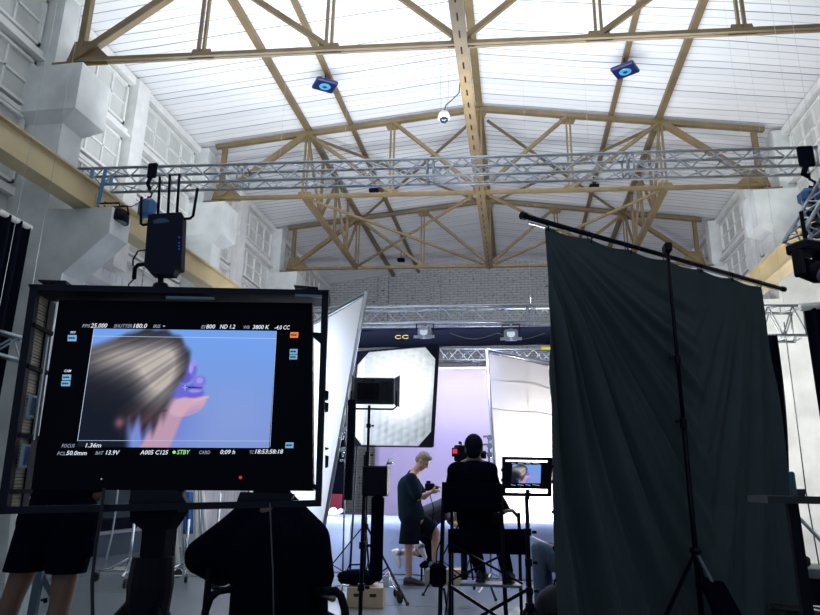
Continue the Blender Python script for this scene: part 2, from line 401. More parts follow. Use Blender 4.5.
# lengthwise members
def purlin(x, label, wdt=.105):
    m = MB(); m.angle((x, 0.5, zroof(x)+.085), (x, YE-.02, zroof(x)+.085), wdt, .02)
    return tag(m.build('roof_purlin', M_steel), label, 'purlin', 'lengthwise roof purlins')
purlin(NX[1], 'ochre roof purlin nearest the left wall')
purlin(NX[5], 'ochre roof purlin nearest the right wall')
purlin(-3.62, 'ochre roof purlin carrying the blue panel lamp left of the ridge', .08)
purlin(2.29, 'ochre roof purlin carrying the blue panel lamp right of the ridge', .08)
purlin(CX, 'ochre ridge purlin along the peak of the ceiling', .13)
m = MB()
for off in (-.07, .07): m.bar((CX-.0+off, 3.2, ZC-.02), (CX+off, TY[3], ZC-.02), .05, .12)
m.box((CX-.07, 3.2, ZC-.085), (CX+.07, TY[3], ZC-.075))
tag(m.build('ridge_tie_beam', M_steel), 'long riveted ochre beam joining the middles of the lower truss chords under the ridge', 'beam')
rbm = [o for o in COL.objects if o.name == 'ridge_tie_beam'][0]
m = MB()
for k in range(42): m.box((CX-.012, 3.5+k*.36, ZC-.088), (CX+.012, 3.5+k*.36+.16, ZC-.084))
m.build('slots', M_black, rbm)
for x, lb in ((NX[1], 'braced ochre lengthwise girder between the two far trusses, left side'), (NX[5], 'braced ochre lengthwise girder between the two far trusses, right side')):
    t = thing('longitudinal_girder', lb, 'girder', (x, ty(2, x), ZC), 0, 'lengthwise bracing girders')
    ya, yb = ty(2, x), ty(3, x)
    m = MB(); m.angle((x, ya, ZC-.05), (x, yb, ZC-.05), .11, .016); m.build('bottom_chord', M_steel, t, True)
    ys = [ya + (yb-ya)*k/4 for k in range(5)]
    for k in (1, 2, 3): m = MB(); m.bar((x, ys[k], ZC), (x, ys[k], zroof(x)+.03), .07); m.build('post', M_steel, t, True)
    for k in range(4):
        a, b = (k, k+1)
        m = MB(); (m.bar((x, ys[a], ZC), (x, ys[b], zroof(x)), .06) if k % 2 else m.bar((x, ys[a], zroof(x)), (x, ys[b], ZC), .06)); m.build('diagonal', M_steel, t, True)
def brace(p, q, lb, w_=.055):
    p, q = Vector(p), Vector(q); d_ = (q-p).normalized(); p, q = p+d_*.12, q-d_*.30
    tag(MB().bar(p, q, w_, .05).build('cross_brace', M_steel), lb, 'brace', 'flat roof bracing between the trusses')
for sd, nm in ((1, 'left'), (5, 'right')):
    x = NX[sd]
    brace((x, ty(2, x), ZC-.02), (CX, TY[3], ZC-.02), 'lower ochre cross brace running from the middle truss post toward the ridge, %s half' % nm)
    brace((x, ty(3, x), ZC+.03), (CX, TY[2], ZC+.03), 'lower ochre cross brace running from the far truss post back to the ridge, %s half' % nm)
    brace((x, ty(2, x), zroof(x)-.03), (CX, TY[3], 9.52), 'upper dark cross brace under the roof toward the far ridge, %s half' % nm)
    brace((x, ty(3, x), zroof(x)-.08), (CX, TY[2], 9.48), 'upper dark cross brace under the roof toward the near ridge, %s half' % nm)
# crane girders
for sd, lb in ((0, 'cream painted crane girder on the left wall corbels'), (1, 'brown lit crane girder along the right wall behind the grey curtain')):
    X = (lambda x: x) if sd == 0 else mirx
    t = thing('crane_girder', lb, 'crane girder', (X(-6.1), 1, 5.0), 0, 'crane runway girders')
    MB().box((X(-6.03), .5, 5.07), (X(-6.08), YE-.3, 5.42)).build('web', M_crane, t, True)
    MB().box((X(-5.96), .5, 5.42), (X(-6.24), YE-.3, 5.45)).build('flange', M_crane, t, True)
    MB().box((X(-5.96), .5, 5.04), (X(-6.24), YE-.3, 5.07)).build('flange', M_crane, t, True)
    MB().box((X(-6.05), .5, 5.45), (X(-6.13), YE-.3, 5.50)).build('rail', M_black, t, True)
    for i in range(1, 4):
        yy = ty(i, X(-6.8))
        m = MB(); m.box((X(-6.02), yy+.15, 5.05), (X(-6.035), yy+.45, 5.34))
        m.build('splice_plate', M_crane, t, True)
        for a in range(2):
            for b in range(4):
                MB().lathe((X(-6.02), yy+.22+a*.14, 5.09+b*.065), [(.014, 0), (.014, (.015 if sd == 0 else -.015))], (1, 0, 0), 8).build('bolt', M_black, t, True)

# ================================================================ LIGHTING TRUSSES
def box_truss(label, p, q, s=.29, pitch=.5, group='aluminium box trusses', r=.025, M=None):
    p, q = Vector(p), Vector(q); M = M or M_alu
    d = (q-p); L = d.length; d.normalize(); up = Vector((0, 0, 1)); sd = d.cross(up).normalized(); up = sd.cross(d).normalized()
    t = thing('lighting_truss', label, 'lighting truss', p, 0, group)
    h = s/2; cs = [(-h, -h), (h, -h), (h, h), (-h, h)]
    pt = lambda k, a, l: p + d*l + sd*cs[k][0] + up*cs[k][1]
    for k in range(4): MB().tube([pt(k, 0, 0), pt(k, 0, L)], r, 8).build('chord', M, t, True, smooth=True)
    n = max(2, int(round(L/pitch)))
    for f in range(4):
        a, b = f, (f+1) % 4; m = MB(); pts = []
        for i in range(n*2+1):
            l = L*i/(2*n); k = a if i % 2 == 0 else b; pts.append(pt(k, 0, l))
        for i in range(len(pts)-1): m.tube([pts[i], pts[i+1]], r*.5, 6, cap=False)
        m.tube([pt(a, 0, .02), pt(b, 0, .02)], r*.6, 6); m.tube([pt(a, 0, L-.02), pt(b, 0, L-.02)], r*.6, 6)
        l = 2.9
        while l < L-1:
            m.tube([pt(a, 0, l-.05), pt(b, 0, l-.05)], r*.55, 6); m.tube([pt(a, 0, l+.05), pt(b, 0, l+.05)], r*.55, 6); l += 3.0
        m.build('bracing', M, t, True, smooth=True)
    for l in (L*.3, L*.72):
        a_ = p+d*l+up*h; MB().tube([a_, (a_.x, a_.y, zroof(a_.x)+.18)], .002, 5).build('hanging_wire', M_chrome, t, True)
    return t
zb = 5.98
def nearT(x): return Vector((x, 9.22+SK*x, zb))
box_truss('long aluminium box truss hung across the hall below the middle roof truss', nearT(-7.1), nearT(4.45), pitch=.62)
box_truss('aluminium box truss with two projectors above the film set', (-5.6, 10.9, 4.16), (2.6, 11.15, 4.12), pitch=.52)
box_truss('small far aluminium box truss just above the purple lit backdrop', (-3.2, 16.9, 4.62), (2.2, 17.2, 4.58), pitch=.5)

# ================================================================ SET: backdrop, platform, frames
def sheet(name, m, fn, nu, nv, parent=None, thick=0.0):
    vs = [tuple(fn(i/nu, j/nv)) for j in range(nv+1) for i in range(nu+1)]
    fs = [(j*(nu+1)+i, j*(nu+1)+i+1, (j+1)*(nu+1)+i+1, (j+1)*(nu+1)+i) for j in range(nv) for i in range(nu)]
    mb = MB(); mb.v = [Vector(v) for v in vs]; mb.f = fs
    o = mb.build(name, m, parent, world=parent is not None, smooth=True, fix=False)
    if thick:
        md = o.modifiers.new('thickness', 'SOLIDIFY'); md.thickness = thick; md.offset = 0
    return o
o = sheet('backdrop', M_lav, lambda u, v: (-3.6+6.6*u, 16.75+.03*math.sin(u*22)*v, 4.16*v+.03), 40, 6, None, .012)
tag(o, 'tall white paper backdrop with purple light put into its colour, hanging at the back of the film set', 'backdrop')
tag(MB().tube([(-3.7, 16.75, 4.22), (3.1, 16.75, 4.22)], .04, 12).build('backdrop_roller', M_white), 'pale roller bar holding the top of the purple lit backdrop', 'bar')
# pale sheet over a low platform
pl = thing('draped_platform', 'low platform draped in a pale blue sheet behind the standing man', 'platform', (-1.8, 10.6, 0))
def drape(u, v):
    x = -3.9+5.0*u
    if v < .55: z = .74*(v/.55)+.012; y = 9.95 + .05*math.sin(u*31)*(1-v/.55) + .03*math.sin(u*67+1)*(1-v/.55)
    else: z = .752; y = 9.97 + (v-.55)/.45*1.5
    return (x, y, z)
sheet('sheet', M_sheet, drape, 90, 16, pl)
MB().box((-3.85, 10.1, 0), (1.05, 11.4, .73)).build('box', M_wood2, pl, True)
tag(MB().box((at(305, 500, 11.7).x, 11.7, 0), (at(341, 500, 11.7).x, 11.78, at(330, 494, 11.7).z)).build('red_panel', mat('maroon_paint', (0.25, 0.01, 0.03), .6)), 'maroon panel standing behind the left end of the platform', 'panel')
tag(MB().box((at(300, 470, 12.4).x, 12.4, 0), (at(347, 470, 12.4).x, 12.46, at(330, 400, 12.4).z)).build('black_flat', M_navy), 'black flat standing behind the maroon panel', 'panel')
m = MB(); p = at(336, 517, 10.3)
for k in range(7): m.ell((p.x+random.uniform(-.09, .09), p.y+random.uniform(-.05, .05), .80+random.uniform(-.01, .07)), (random.uniform(.04, .07), .05, random.uniform(.03, .05)), 7, 5)
tag(m.build('crumpled_paper', M_white), 'crumpled white paper lying on the draped platform by the diffusion frame', 'paper')
# black soft border with hanging projectors under the middle truss
bd = tag(sheet('black_border', M_navy, lambda u, v: (-5.2+6.9*u, 11.9+.02*math.sin(u*60), 3.78+.34*v), 60, 3, None, .02), 'long black cloth border hung below the projector truss', 'drape')
tag(MB().tube([(-5.3, 11.9, 4.14), (1.8, 11.9, 4.14)], .03, 10).build('border_batten', M_black), 'black batten carrying the long cloth border', 'bar')
m = MB(); pts = []
for k in range(25): t = k/24; pts.append(at(450+95*t, 333+6*math.sin(PI*((t*2) % 1)), 11.868))
m.tube(pts, .009, 6); tag(m.build('sagging_cable', M_rubber), 'black cable sagging in loops in front of the black cloth border', 'cable')
a_, b_ = at(541, 347, 11.875), at(551, 349, 11.875)
tag(MB().cbox((a_+b_)/2, (.17, .03, .05), .008).build('yellow_tag', mat('yellow_paint', (0.75, 0.6, 0.03), .5)), 'yellow tag on the black cloth border beside the grey curtain', 'tag')
# gold ring mark on the border
def rings(px, py, Y, r, label):
    m = MB(); c_ = at(px, py, Y)
    for dx in (-.07, .07):
        m.tube([c_+Vector((dx+r*math.cos(a)*1.3, 0, r*.7*math.sin(a))) for a in [2*PI*k/16*.82+.6 for k in range(17)]], .008, 6)
    return m.build('gold_emblem', mat('gold_paint', (0.5, 0.4, 0.15), .5), bd, True)
rings(402, 337, 11.872, .045, 'small gold ring emblem on the black cloth border')
# theatre projectors hanging from the truss
def projector(px, py, Y, zt, label):
    c_ = at(px, py, Y); t = thing('theatre_lantern', label, 'stage light', (c_.x, c_.y, zt), 0, 'lanterns on the middle truss')
    L = zt-c_.z
    mb = MB(); mb.cbox((0, 0, -L-.02), (.24, .22, .17), .03); mb.tube([(0, -.11, -L-.02), (0, -.17, -L-.03)], .085, 16); mb.build('housing', mat('grey_lantern', (0.28, 0.30, 0.32), .4, .5), t)
    mb = MB(); mb.tube([(0, -.165, -L-.03), (0, -.175, -L-.03)], .07, 16); mb.build('lens', M_chrome, t)
    mb = MB(); mb.bar((-.15, 0, -L), (-.15, 0, -L+.16), .015, .04); mb.bar((.15, 0, -L), (.15, 0, -L+.16), .015, .04); mb.bar((-.15, 0, -L+.16), (.15, 0, -L+.16), .04, .015); mb.build('yoke', M_black, t)
    mb = MB(); mb.cbox((0, 0, -.03), (.05, .05, .09), .01); mb.tube([(0, 0, -L+.16), (0, 0, -.05)], .012, 8); mb.build('clamp', M_chrome, t)
    for s_ in (-1, 1): mb = MB(); mb.cbox((s_*.10, -.12, -L-.11), (.16, .01, .05)); mb.build('barn_door', mat('grey_lantern', (0.28, 0.30, 0.32)), t)
projector(425, 332, 10.95, 4.02, 'theatre lantern hung from the projector truss near the bounce frame')
projector(511, 334, 11.0, 4.0, 'theatre lantern hung from the projector truss beside the grey curtain')
def frame_cloth(name, label, cat, A, B, zlo, zhi, m, seams=(), r=.025, vs=(), tiltdir=None, off=(0, 0, 0), bar=M_alu):
    """upright frame from plan point A to plan point B"""
    A = Vector((A[0], A[1], 0)); B = Vector((B[0], B[1], 0)); off = Vector(off)
    t = thing(name, label, cat, (A.x, A.y, 0))
    P = lambda u, z: A.lerp(B, u)+Vector((0, 0, z))+off*((z-zlo)/(zhi-zlo))
    for (p, q) in ((P(0, 0), P(0, zhi)), (P(1, 0), P(1, zhi)), (P(0, zhi), P(1, zhi)), (P(0, zlo), P(1, zlo))):
        MB().tube([p, q], r, 8).build('frame_tube', bar, t, True, smooth=True)
    n = (B-A).normalized().cross(Vector((0, 0, 1)))
    i = .05/(B-A).length
    o = sheet('diffusion_cloth', m, lambda u, v: P(i+(1-2*i)*u, zlo+.05+(zhi-zlo-.1)*v)+n*.012*math.sin(u*9+v*5), 16, 16, t)
    for z in seams: MB().bar(P(i, z)-n*.004, P(1-i, z)-n*.004, .006, .012).build('seam', M_white, t, True)
    for u in vs: MB().bar(P(u, zlo+.05)-n*.004, P(u, zhi-.05)-n*.004, .012, .006, n).build('seam', M_white, t, True)
    k = 0
    while k < 12:
        z = zlo+(zhi-zlo)*(k+.5)/12
        MB().tube([P(0, z), P(i, z)], .005, 5).build('tie', M_white, t, True); k += 1
    return t, P
# left frame, receding to the left
A = atz(313, 591); tp = at(366, 293, A.y)
dirL = Vector((-.62, .785))
frame_cloth('diffusion_frame', 'tall white diffusion frame leaning beside the big monitor', 'diffusion frame', (A.x, A.y), (A.x+dirL.x*3.6, A.y+dirL.y*3.6), .05, tp.z, M_diff, seams=(), off=(tp.x-A.x, 0, 0))
# right frame, receding to the right behind the curtain
A = at(497, 500, 9.9); tp = at(487, 350, 9.9); dirR = Vector((.64, .77))
frame_cloth('diffusion_frame', 'warm white diffusion frame glowing behind the small monitor', 'diffusion frame', (A.x+.03, A.y), (A.x+dirR.x*2.6, A.y+dirR.y*2.6), .06, tp.z, M_diffw, seams=(at(490, 378, 9.9).z, at(491, 408, 9.9).z), vs=(.35,), off=(tp.x-A.x-.03, 0, 0))
# bounce frame with black corners
bt = thing('bounce_frame', 'white quilted bounce board in a black frame behind the light panel', 'reflector', at(392, 447, 9.6))
q = [at(358, 352, 9.75), at(438, 345, 9.45), at(432, 447, 9.45), at(350, 446, 9.75)]
for a_, b_ in ((0, 1), (1, 2), (2, 3), (3, 0)): MB().bar(q[a_], q[b_], .05 if (a_ == 1) else .02).build('frame_bar', M_black, bt, True)
nb_ = (q[1]-q[0]).cross(q[2]-q[0]).normalized(); nb_ = nb_ if nb_.y < 0 else -nb_
def bil(u, v): return q[3].lerp(q[2], u).lerp(q[0].lerp(q[1], u), v)
sheet('bounce_cloth', mat('quilted_silver_white', (0.80, 0.82, 0.80), .6, bump=.0), lambda u, v: bil(.015+.97*u, .015+.97*v)+nb_*(.014*abs(math.sin(u*34)*math.sin(v*40+(0 if int(u*11) % 2 else 1.5)))), 120, 120, bt)
for (cu, cv, du, dv) in ((0, 1, 1, -1), (1, 1, -1, -1), (1, 0, -1, 1), (0, 0, 1, 1)):
    a_ = bil(cu, cv)+nb_*.012; MB().slab([a_, bil(cu+du*.16, cv)+nb_*.012, bil(cu+du*.13, cv+dv*.03)+nb_*.012, bil(cu+du*.03, cv+dv*.13)+nb_*.012, bil(cu, cv+dv*.16)+nb_*.012], nb_*.01).build('corner_strap', M_black, bt, True)
p = bil(.05, 0); MB().tube([bil(.06, .3)-nb_*.05, Vector((p.x, p.y+.05, 0.0))], .017, 8).build('support_pole', M_black, bt, True)

# ---------------------------------------------------------------- stands
def stand(name, label, x, y, hub, top, spread, az=(90, 210, 330), m=None, r=.014, low=.12, collars=(), group=None, lr=.011, knobs=True):
    m = m or M_black
    t = thing(name, label, 'stand', (x, y, 0), 0, group)
    MB().tube([(0, 0, low*.6), (0, 0, hub+.1)], r*1.35, 10).build('lower_pole', m, t, smooth=True)
    MB().tube([(0, 0, hub+.1), (0, 0, top)], r, 10).build('upper_pole', m, t, smooth=True)
    mb = MB(); mb.lathe((0, 0, hub), [(r*2, -.03), (r*2.2, 0), (r*2, .03)], seg=10); mb.build('hub_collar', m, t)
    mb = MB(); mb.lathe((0, 0, low+.02), [(r*1.9, -.02), (r*1.9, .02)], seg=10); mb.build('lower_collar', m, t)
    for a in az:
        c_, s_ = math.cos(math.radians(a)), math.sin(math.radians(a))
        l = MB().bar((c_*r*1.5, s_*r*1.5, hub), (c_*spread, s_*spread, .012), lr*2, lr*1.2).build('leg', m, t)
        MB().cbox((c_*spread, s_*spread, .015), (.035, .035, .03), .005).build('rubber_foot', M_rubber, l)
        MB().bar((c_*r*1.5, s_*r*1.5, low+.02), (c_*spread*.55, s_*spread*.55, hub*.45+.005), lr*1.4, lr).build('brace', m, t)
    for z in collars:
        mb = MB(); mb.lathe((0, 0, z), [(r*1.7, -.025), (r*1.7, .025)], seg=10); mb.cbox((r*3.0, 0, z), (.035, .012, .022), .003); mb.build('clamp_knob', m, t)
    return t
# light panel stand
b_ = atz(363, 598); pt = at(372, 407, b_.y)
st = stand('light_stand', 'black tripod stand holding the square light panel', b_.x, b_.y, .78, pt.z+.02, .66, (330, 200, 95), M_black, .017, .14, (1.15, 1.6, 1.95), 'tripod light stands')
# light panel (seen from behind)
lp = thing('film_light', 'black square film light panel seen from behind on its stand', 'film light', (pt.x, pt.y, pt.z))
c_ = at(374, 391, b_.y); cx = c_-Vector((pt.x, pt.y, pt.z))
W, Hh = .50, .33
m = MB(); m.M = Matrix.Translation(cx) @ Matrix.Rotation(math.radians(8), 4, 'Z') @ Matrix.Rotation(math.radians(8), 4, 'X')
LM = m.M.copy()
m.cbox((0, .05, 0), (W, .06, Hh), .01); m.build('light_head', mat('anthracite_panel', (.02, .03, .045), .5), lp)
m = MB(); m.M = LM; m.cbox((-.07, -.02, .0), (.27, .08, .22), .012); m.build('power_supply', M_black, lp)
m = MB(); m.M = LM; m.cbox((-.07, -.063, .0), (.13, .008, .10), .003); m.build('control_screen', M_blk2, lp)
for k in range(9): m = MB(); m.M = LM; m.cbox((.09+.0+.016*k, .015, .0), (.004, .02, .25)); m.build('cooling_fin', M_black, lp)
m = MB(); m.M = LM; m.tube([(-.28, 0, 0), (-.28, -.02, -.19), (-.24, -.03, -.22), (.24, -.03, -.22), (.28, -.02, -.19), (.28, 0, 0)], .012, 8); m.build('yoke', M_black, lp, smooth=True)
m = MB(); m.M = LM; m.tube([(-.13, -.03, .11), (-.13, -.03, .15), (-.01, -.03, .15), (-.01, -.03, .11)], .008, 8); m.build('handle', M_black, lp, smooth=True)
for s_ in (-1, 1): m = MB(); m.M = LM; m.slab([(s_*.25, .08, Hh/2), (s_*.25, .08, -Hh/2), (s_*.31, .26, -Hh/2-.04), (s_*.31, .26, Hh/2+.04)], (0, .004, 0)); m.build('barn_door', M_black, lp)
m = MB(); m.M = LM; m.cbox((0, .082, 0), (W-.04, .004, Hh-.04)); m.build('emitter', mat('panel_emitter', (1, 1, 1), emit=(1, .98, .95), estr=6), lp)
l = bpy.data.lights.new('light_panel_beam', 'SPOT'); l.energy = 75; l.spot_size = math.radians(56); l.spot_blend = .9; l.shadow_soft_size = .12; l.color = (1, .97, .93)
lo = bpy.data.objects.new('light_panel_beam', l); COL.objects.link(lo); lo.location = c_+Vector((0.02, .30, 0)); lo.rotation_euler = (at(402, 385, 9.5)-lo.location).to_track_quat('-Z', 'Y').to_euler()
# clamped cables and grip gear on the left frame edge
t = thing('grip_stand', 'chrome grip stand with knuckles in front of the left diffusion frame', 'stand', (at(346, 500, 7.95).x, 7.95, 0))
g = at(346, 420, 7.95); MB().tube([(0, 0, 0.03), (g.x-t.location.x, 0, g.z+.35)], .013, 8).build('pole', M_chrome, t)
for py, sx in ((430, -.02), (440, .03), (450, -.03), (462, .02)):
    p = at(346, py, 7.95)-t.location
    m = MB(); m.lathe((p.x+sx, -.02, p.z), [(.035, -.02), (.035, .02)], (0, 1, 0), 12); m.cbox((p.x-sx*2, -.02, p.z+.02), (.07, .025, .025), .005); m.cbox((p.x+sx, -.03, p.z-.05), (.02, .02, .06)); m.build('knuckle', M_chrome, t)
for a in (20, 140, 260): 
    MB().tube([(0, 0, .12), (.42*math.cos(math.radians(a)), .42*math.sin(math.radians(a)), .015)], .011, 8).build('leg', M_chrome, t)
g = at(350, 455, 7.6); m = MB()
m.tube([at(352, 400, 7.6), at(351, 440, 7.6), at(348, 500, 7.6)], .05, 10)
tag(m.build('rolled_flag', M_navy), 'black rolled flag standing between the diffusion frame and the light stand', 'flag')

# hanging black battery rig nearer than the light stand
bx = at(376, 481, 5.2)
st2 = stand('light_stand', 'black pole stand with a battery case and hanging strap left of the standing man', at(362, 560, 5.2).x, 5.2, .12, at(366, 455, 5.2).z, .35, (80, 200, 320), M_black, .016, .05, (.5, .8), 'tripod light stands', .010)
t = thing('battery_case', 'black battery case fixed to the pole stand with a long hanging strap', 'battery case', bx)
MB().cbox((0, 0, 0), (.20, .12, .23), .012).build('case', M_black, t)
MB().cbox((-.07, -.02, .17), (.035, .05, .12), .008).build('antenna_block', M_black, t)
z1 = at(378, 583, 5.2).z-bx.z
MB().cbox((.02, 0, (z1-.1)/2), (.10, .05, -z1-.12), .02).build('strap', M_cloth, t)
m = MB(); m.tube([at(385, 468, 5.2), at(389, 459, 5.2), at(396, 455, 5.2)], .006, 6); m.tube([at(387, 463, 5.2), at(393, 463, 5.2)], .012, 8)
m.build('small_arm', M_chrome, t, True)

# wooden crate, bag, cup
def crate(px0, px1, pyb, hgt, dep, label, m_, rz=0.0, z0=0.0, group='wooden apple boxes'):
    a_ = atz(px0, pyb, z0); b_ = atz(px1, pyb, z0); c_ = (a_+b_)/2; wv = (b_-a_).length
    t = thing('apple_box', label, 'box', (c_.x, c_.y+dep/2, z0), rz, group)
    MB().cbox((0, 0, hgt/2), (wv, dep, hgt), .006).build('box', m_, t)
    for s_ in (-1, 1): MB().cbox((s_*wv*.22, -dep/2-.001, hgt*.62), (wv*.18, .006, hgt*.16), .002).build('hand_hole', M_rubber, t)
    return t
cr = crate(344, 381, 608, .20, .35, 'light wooden crate on the floor under the black bag', M_wood, .12)
t = thing('equipment_bag', 'black equipment bag lying on the light wooden crate', 'bag', (cr.location.x-.1, cr.location.y, .205))
m = MB(); m.ell((0, 0, .075), (.24, .15, .08), 16, 8); m.cbox((0, 0, .06), (.40, .24, .10), .03); m.build('bag_body', M_cloth, t, smooth=True)
MB().tube([(-.12, -.05, .13), (-.09, -.05, .2), (.05, -.05, .21), (.1, -.05, .13)], .009, 6).build('carry_handle', M_cloth, t)
m = MB(); m.lathe((0, 0, 0), [(.0, 0), (.03, .001), (.036, .10), (.034, .10), (.028, .006)], seg=14)
o = m.build('plastic_cup', mat('clear_plastic', (.55, .6, .65), .15), None, smooth=True); o.location = (cr.location.x+.235, cr.location.y-.10, .20); WM[o.name] = Matrix.Translation(o.location); tag(o, 'clear plastic cup on the corner of the light wooden crate', 'cup')

# ================================================================ PEOPLE
def blob(name, caps, m, parent, voxel=.012, smooth=4, ells=(), cuts=()):
    """one continuous body: tapered limbs and rounded masses fused into a single skin (world coordinates)"""
    mb = MB()
    for p, q, a, b in caps: mb.cap(p, q, a, b, 14)
    for e in ells: mb.ell(e[0], e[1], 18, 12, e[2] if len(e) > 2 else None)
    o = mb.build('tmp_body', m, None)
    md = o.modifiers.new('r', 'REMESH'); md.mode = 'VOXEL'; md.voxel_size = voxel
    md2 = o.modifiers.new('s', 'SMOOTH'); md2.iterations = smooth; md2.factor = .5
    dg = bpy.context.evaluated_depsgraph_get(); me = bpy.data.meshes.new_from_object(o.evaluated_get(dg)); me.name = name
    bpy.data.objects.remove(o)
    root = parent
    while root.parent: root = root.parent
    if cuts:
        bm = bmesh.new(); bm.from_mesh(me)
        for co, no in cuts: bmesh.ops.bisect_plane(bm, geom=bm.verts[:]+bm.edges[:]+bm.faces[:], plane_co=Vector(co), plane_no=Vector(no), clear_outer=True)
        ed = [e for e in bm.edges if e.is_boundary]
        if ed:
            r_ = bmesh.ops.extrude_edge_only(bm, edges=ed); nv = [v for v in r_['geom'] if isinstance(v, bmesh.types.BMVert)]
            grp = {}
            for v in nv: v.co.z += .012
        bm.to_mesh(me); bm.free()
    me.transform(WM[root.name].inverted()); me.shade_smooth(); me.materials.clear(); me.materials.append(m)
    ob = bpy.data.objects.new(name, me); COL.objects.link(ob); ob.parent = parent
    return ob
def hand(palm, fdir, ndir, sc=1.0, curl=.5, thumb=1):
    """caps of a palm and five bent fingers"""
    f = Vector(fdir).normalized(); n = Vector(ndir).normalized(); s = f.cross(n).normalized(); n = s.cross(f).normalized(); P = Vector(palm); out = []
    out.append((P, P+f*.05*sc+s*.015*sc, .030*sc, .026*sc)); out.append((P, P+f*.05*sc-s*.018*sc, .030*sc, .024*sc))
    for k, (o_, L) in enumerate(((.030, .068), (.010, .078), (-.011, .072), (-.031, .055))):
        b = P+f*.06*sc+s*o_*sc; d1 = (f*math.cos(curl*.5)+n*math.sin(curl*.5)); d2 = (f*math.cos(curl*1.5)+n*math.sin(curl*1.5))
        c1 = b+d1*L*.5*sc; out.append((b, c1, .0105*sc, .0095*sc)); out.append((c1, c1+d2*L*.5*sc, .0095*sc, .008*sc))
    b = P+s*.028*sc*thumb; c1 = b+(f*.5+s*thumb*.7+n*.35).normalized()*.045*sc
    out.append((b, c1, .014*sc, .011*sc)); out.append((c1, c1+(f*.8+n*.5).normalized()*.03*sc, .011*sc, .009*sc))
    return out
def shoe(name, heel, toe, m, parent, ms, wdt=.05, up=(0, 0, 1)):
    """low sneaker from heel to toe, soles at the given points"""
    heel, toe = Vector(heel), Vector(toe); d = (toe-heel); L = d.length; d.normalize(); u = Vector(up); s = d.cross(u).normalized(); u = s.cross(d).normalized()
    def sec(t, w, h0, h1):
        c = heel+d*L*t; return [c-s*w+u*h0, c-s*w*.98+u*(h0+(h1-h0)*.55), c-s*w*.45+u*h1, c+s*w*.45+u*h1, c+s*w*.98+u*(h0+(h1-h0)*.55), c+s*w+u*h0]
    def loft(secs):
        vs = [p for q_ in secs for p in q_]; n = 6; fs = []
        for i in range(len(secs)-1):
            for k in range(n): fs.append((i*n+k, i*n+(k+1) % n, (i+1)*n+(k+1) % n, (i+1)*n+k))
        fs += [tuple(range(n)), tuple((len(secs)-1)*n+k for k in range(n))[::-1]]; return vs, fs
    mb = MB(); v, f = loft([sec(0, wdt*.6, .02, .075), sec(.08, wdt*.8, .02, .095), sec(.3, wdt*.85, .02, .10), sec(.5, wdt*.95, .02, .085), sec(.75, wdt, .02, .06), sec(.93, wdt*.8, .02, .045), sec(1, wdt*.35, .02, .035)]); mb.add(v, f)
    o = mb.build(name, m, parent, True, smooth=True)
    mb = MB(); v, f = loft([sec(-.02, wdt*.6, 0, .024), sec(.08, wdt*.86, 0, .026), sec(.5, wdt, 0, .026), sec(.8, wdt*1.05, 0, .026), sec(.95, wdt*.85, 0, .026), sec(1.03, wdt*.4, .004, .022)]); mb.add(v, f)
    mb.build('sole', ms, o, True, smooth=True); return o
def head_parts(c, fwd, up, sc=1.0):
    """rounded masses of a head with brow, nose, lips, chin and ears, looking along fwd"""
    c = Vector(c); f = Vector(fwd).normalized(); u = Vector(up); s = f.cross(u).normalized(); u = s.cross(f).normalized()
    R = Matrix((s, f, u)).transposed(); L = lambda a, b, d: c+(s*a+f*b+u*d)*sc
    E_ = [(c+u*.025*sc, (.074*sc, .094*sc, .098*sc), R), (L(0, .022, -.045), (.055*sc, .062*sc, .068*sc), R), (L(0, .062, -.098), (.026*sc, .024*sc, .02*sc), R),
          (L(0, .098, -.022), (.013*sc, .020*sc, .018*sc), R), (L(0, .082, .022), (.045*sc, .018*sc, .012*sc), R),
          (L(0, .084, -.060), (.022*sc, .012*sc, .008*sc), R), (L(0, .083, -.070), (.019*sc, .011*sc, .007*sc), R)]
    for k in (-1, 1): E_.append((L(k*.075, -.005, -.012), (.009*sc, .018*sc, .030*sc), R))
    cp = [(L(0, .088, .015), L(0, .106, -.024), .010*sc, .014*sc)]
    return E_, cp, L, R

# ---- the standing man
t = thing('person', 'man in dark tee shirt and shorts holding a camera, foot on a box', 'person', (atz(409, 584).x, atz(409, 584).y, 0))
Ym = t.location.y
P = lambda x, y, d=0.0: at(x, y, Ym+d)
hf = Vector((.72, -.12, -.60)); hu = Vector((.6, 0, .75))
hc = P(422.5, 461)
E_, cp, HL, HR = head_parts(hc, hf, hu, 1.0)
neck = P(414.5, 473); chest = P(409, 487); waist = P(411, 508); pel = P(413, 518)
sl, sr = P(411, 479, -.17), P(411, 478, .17)
el, er = P(418, 498, -.20), P(424, 497, .14); hl, hr = P(432.5, 491.5, -.10), P(433, 490, .08)
hipl, hipr = P(411, 520, -.09), P(415, 520, .09)
kl, al = P(408.5, 549, -.09), P(408.5, 577, -.08); kr, ar = P(436, 532, .10), P(434.5, 560, .10)
caps = cp+[(neck, hc-hu.normalized()*.02, .058, .052), (neck, chest, .078, .13), (chest, waist, .15, .13), (waist, pel, .13, .15), (neck, sl, .06, .065), (neck, sr, .06, .065),
        (sl, el, .052, .040), (el, hl, .040, .026), (sr, er, .052, .040), (er, hr, .040, .026), (pel, hipl, .12, .10), (pel, hipr, .12, .10),
        (hipl, kl, .085, .056), (kl, kl.lerp(al, .35), .054, .056), (kl.lerp(al, .35), al, .056, .036), (hipr, kr, .085, .056), (kr, kr.lerp(ar, .35), .054, .056), (kr.lerp(ar, .35), ar, .056, .036)]
caps += hand(hl, (1, .15, .05), (0, .6, .8), .95, .9, 1) + hand(hr, (1, -.1, .05), (0, -.6, .8), .95, .9, -1)
blob('body', caps, M_skin, t, .009, 3, E_)
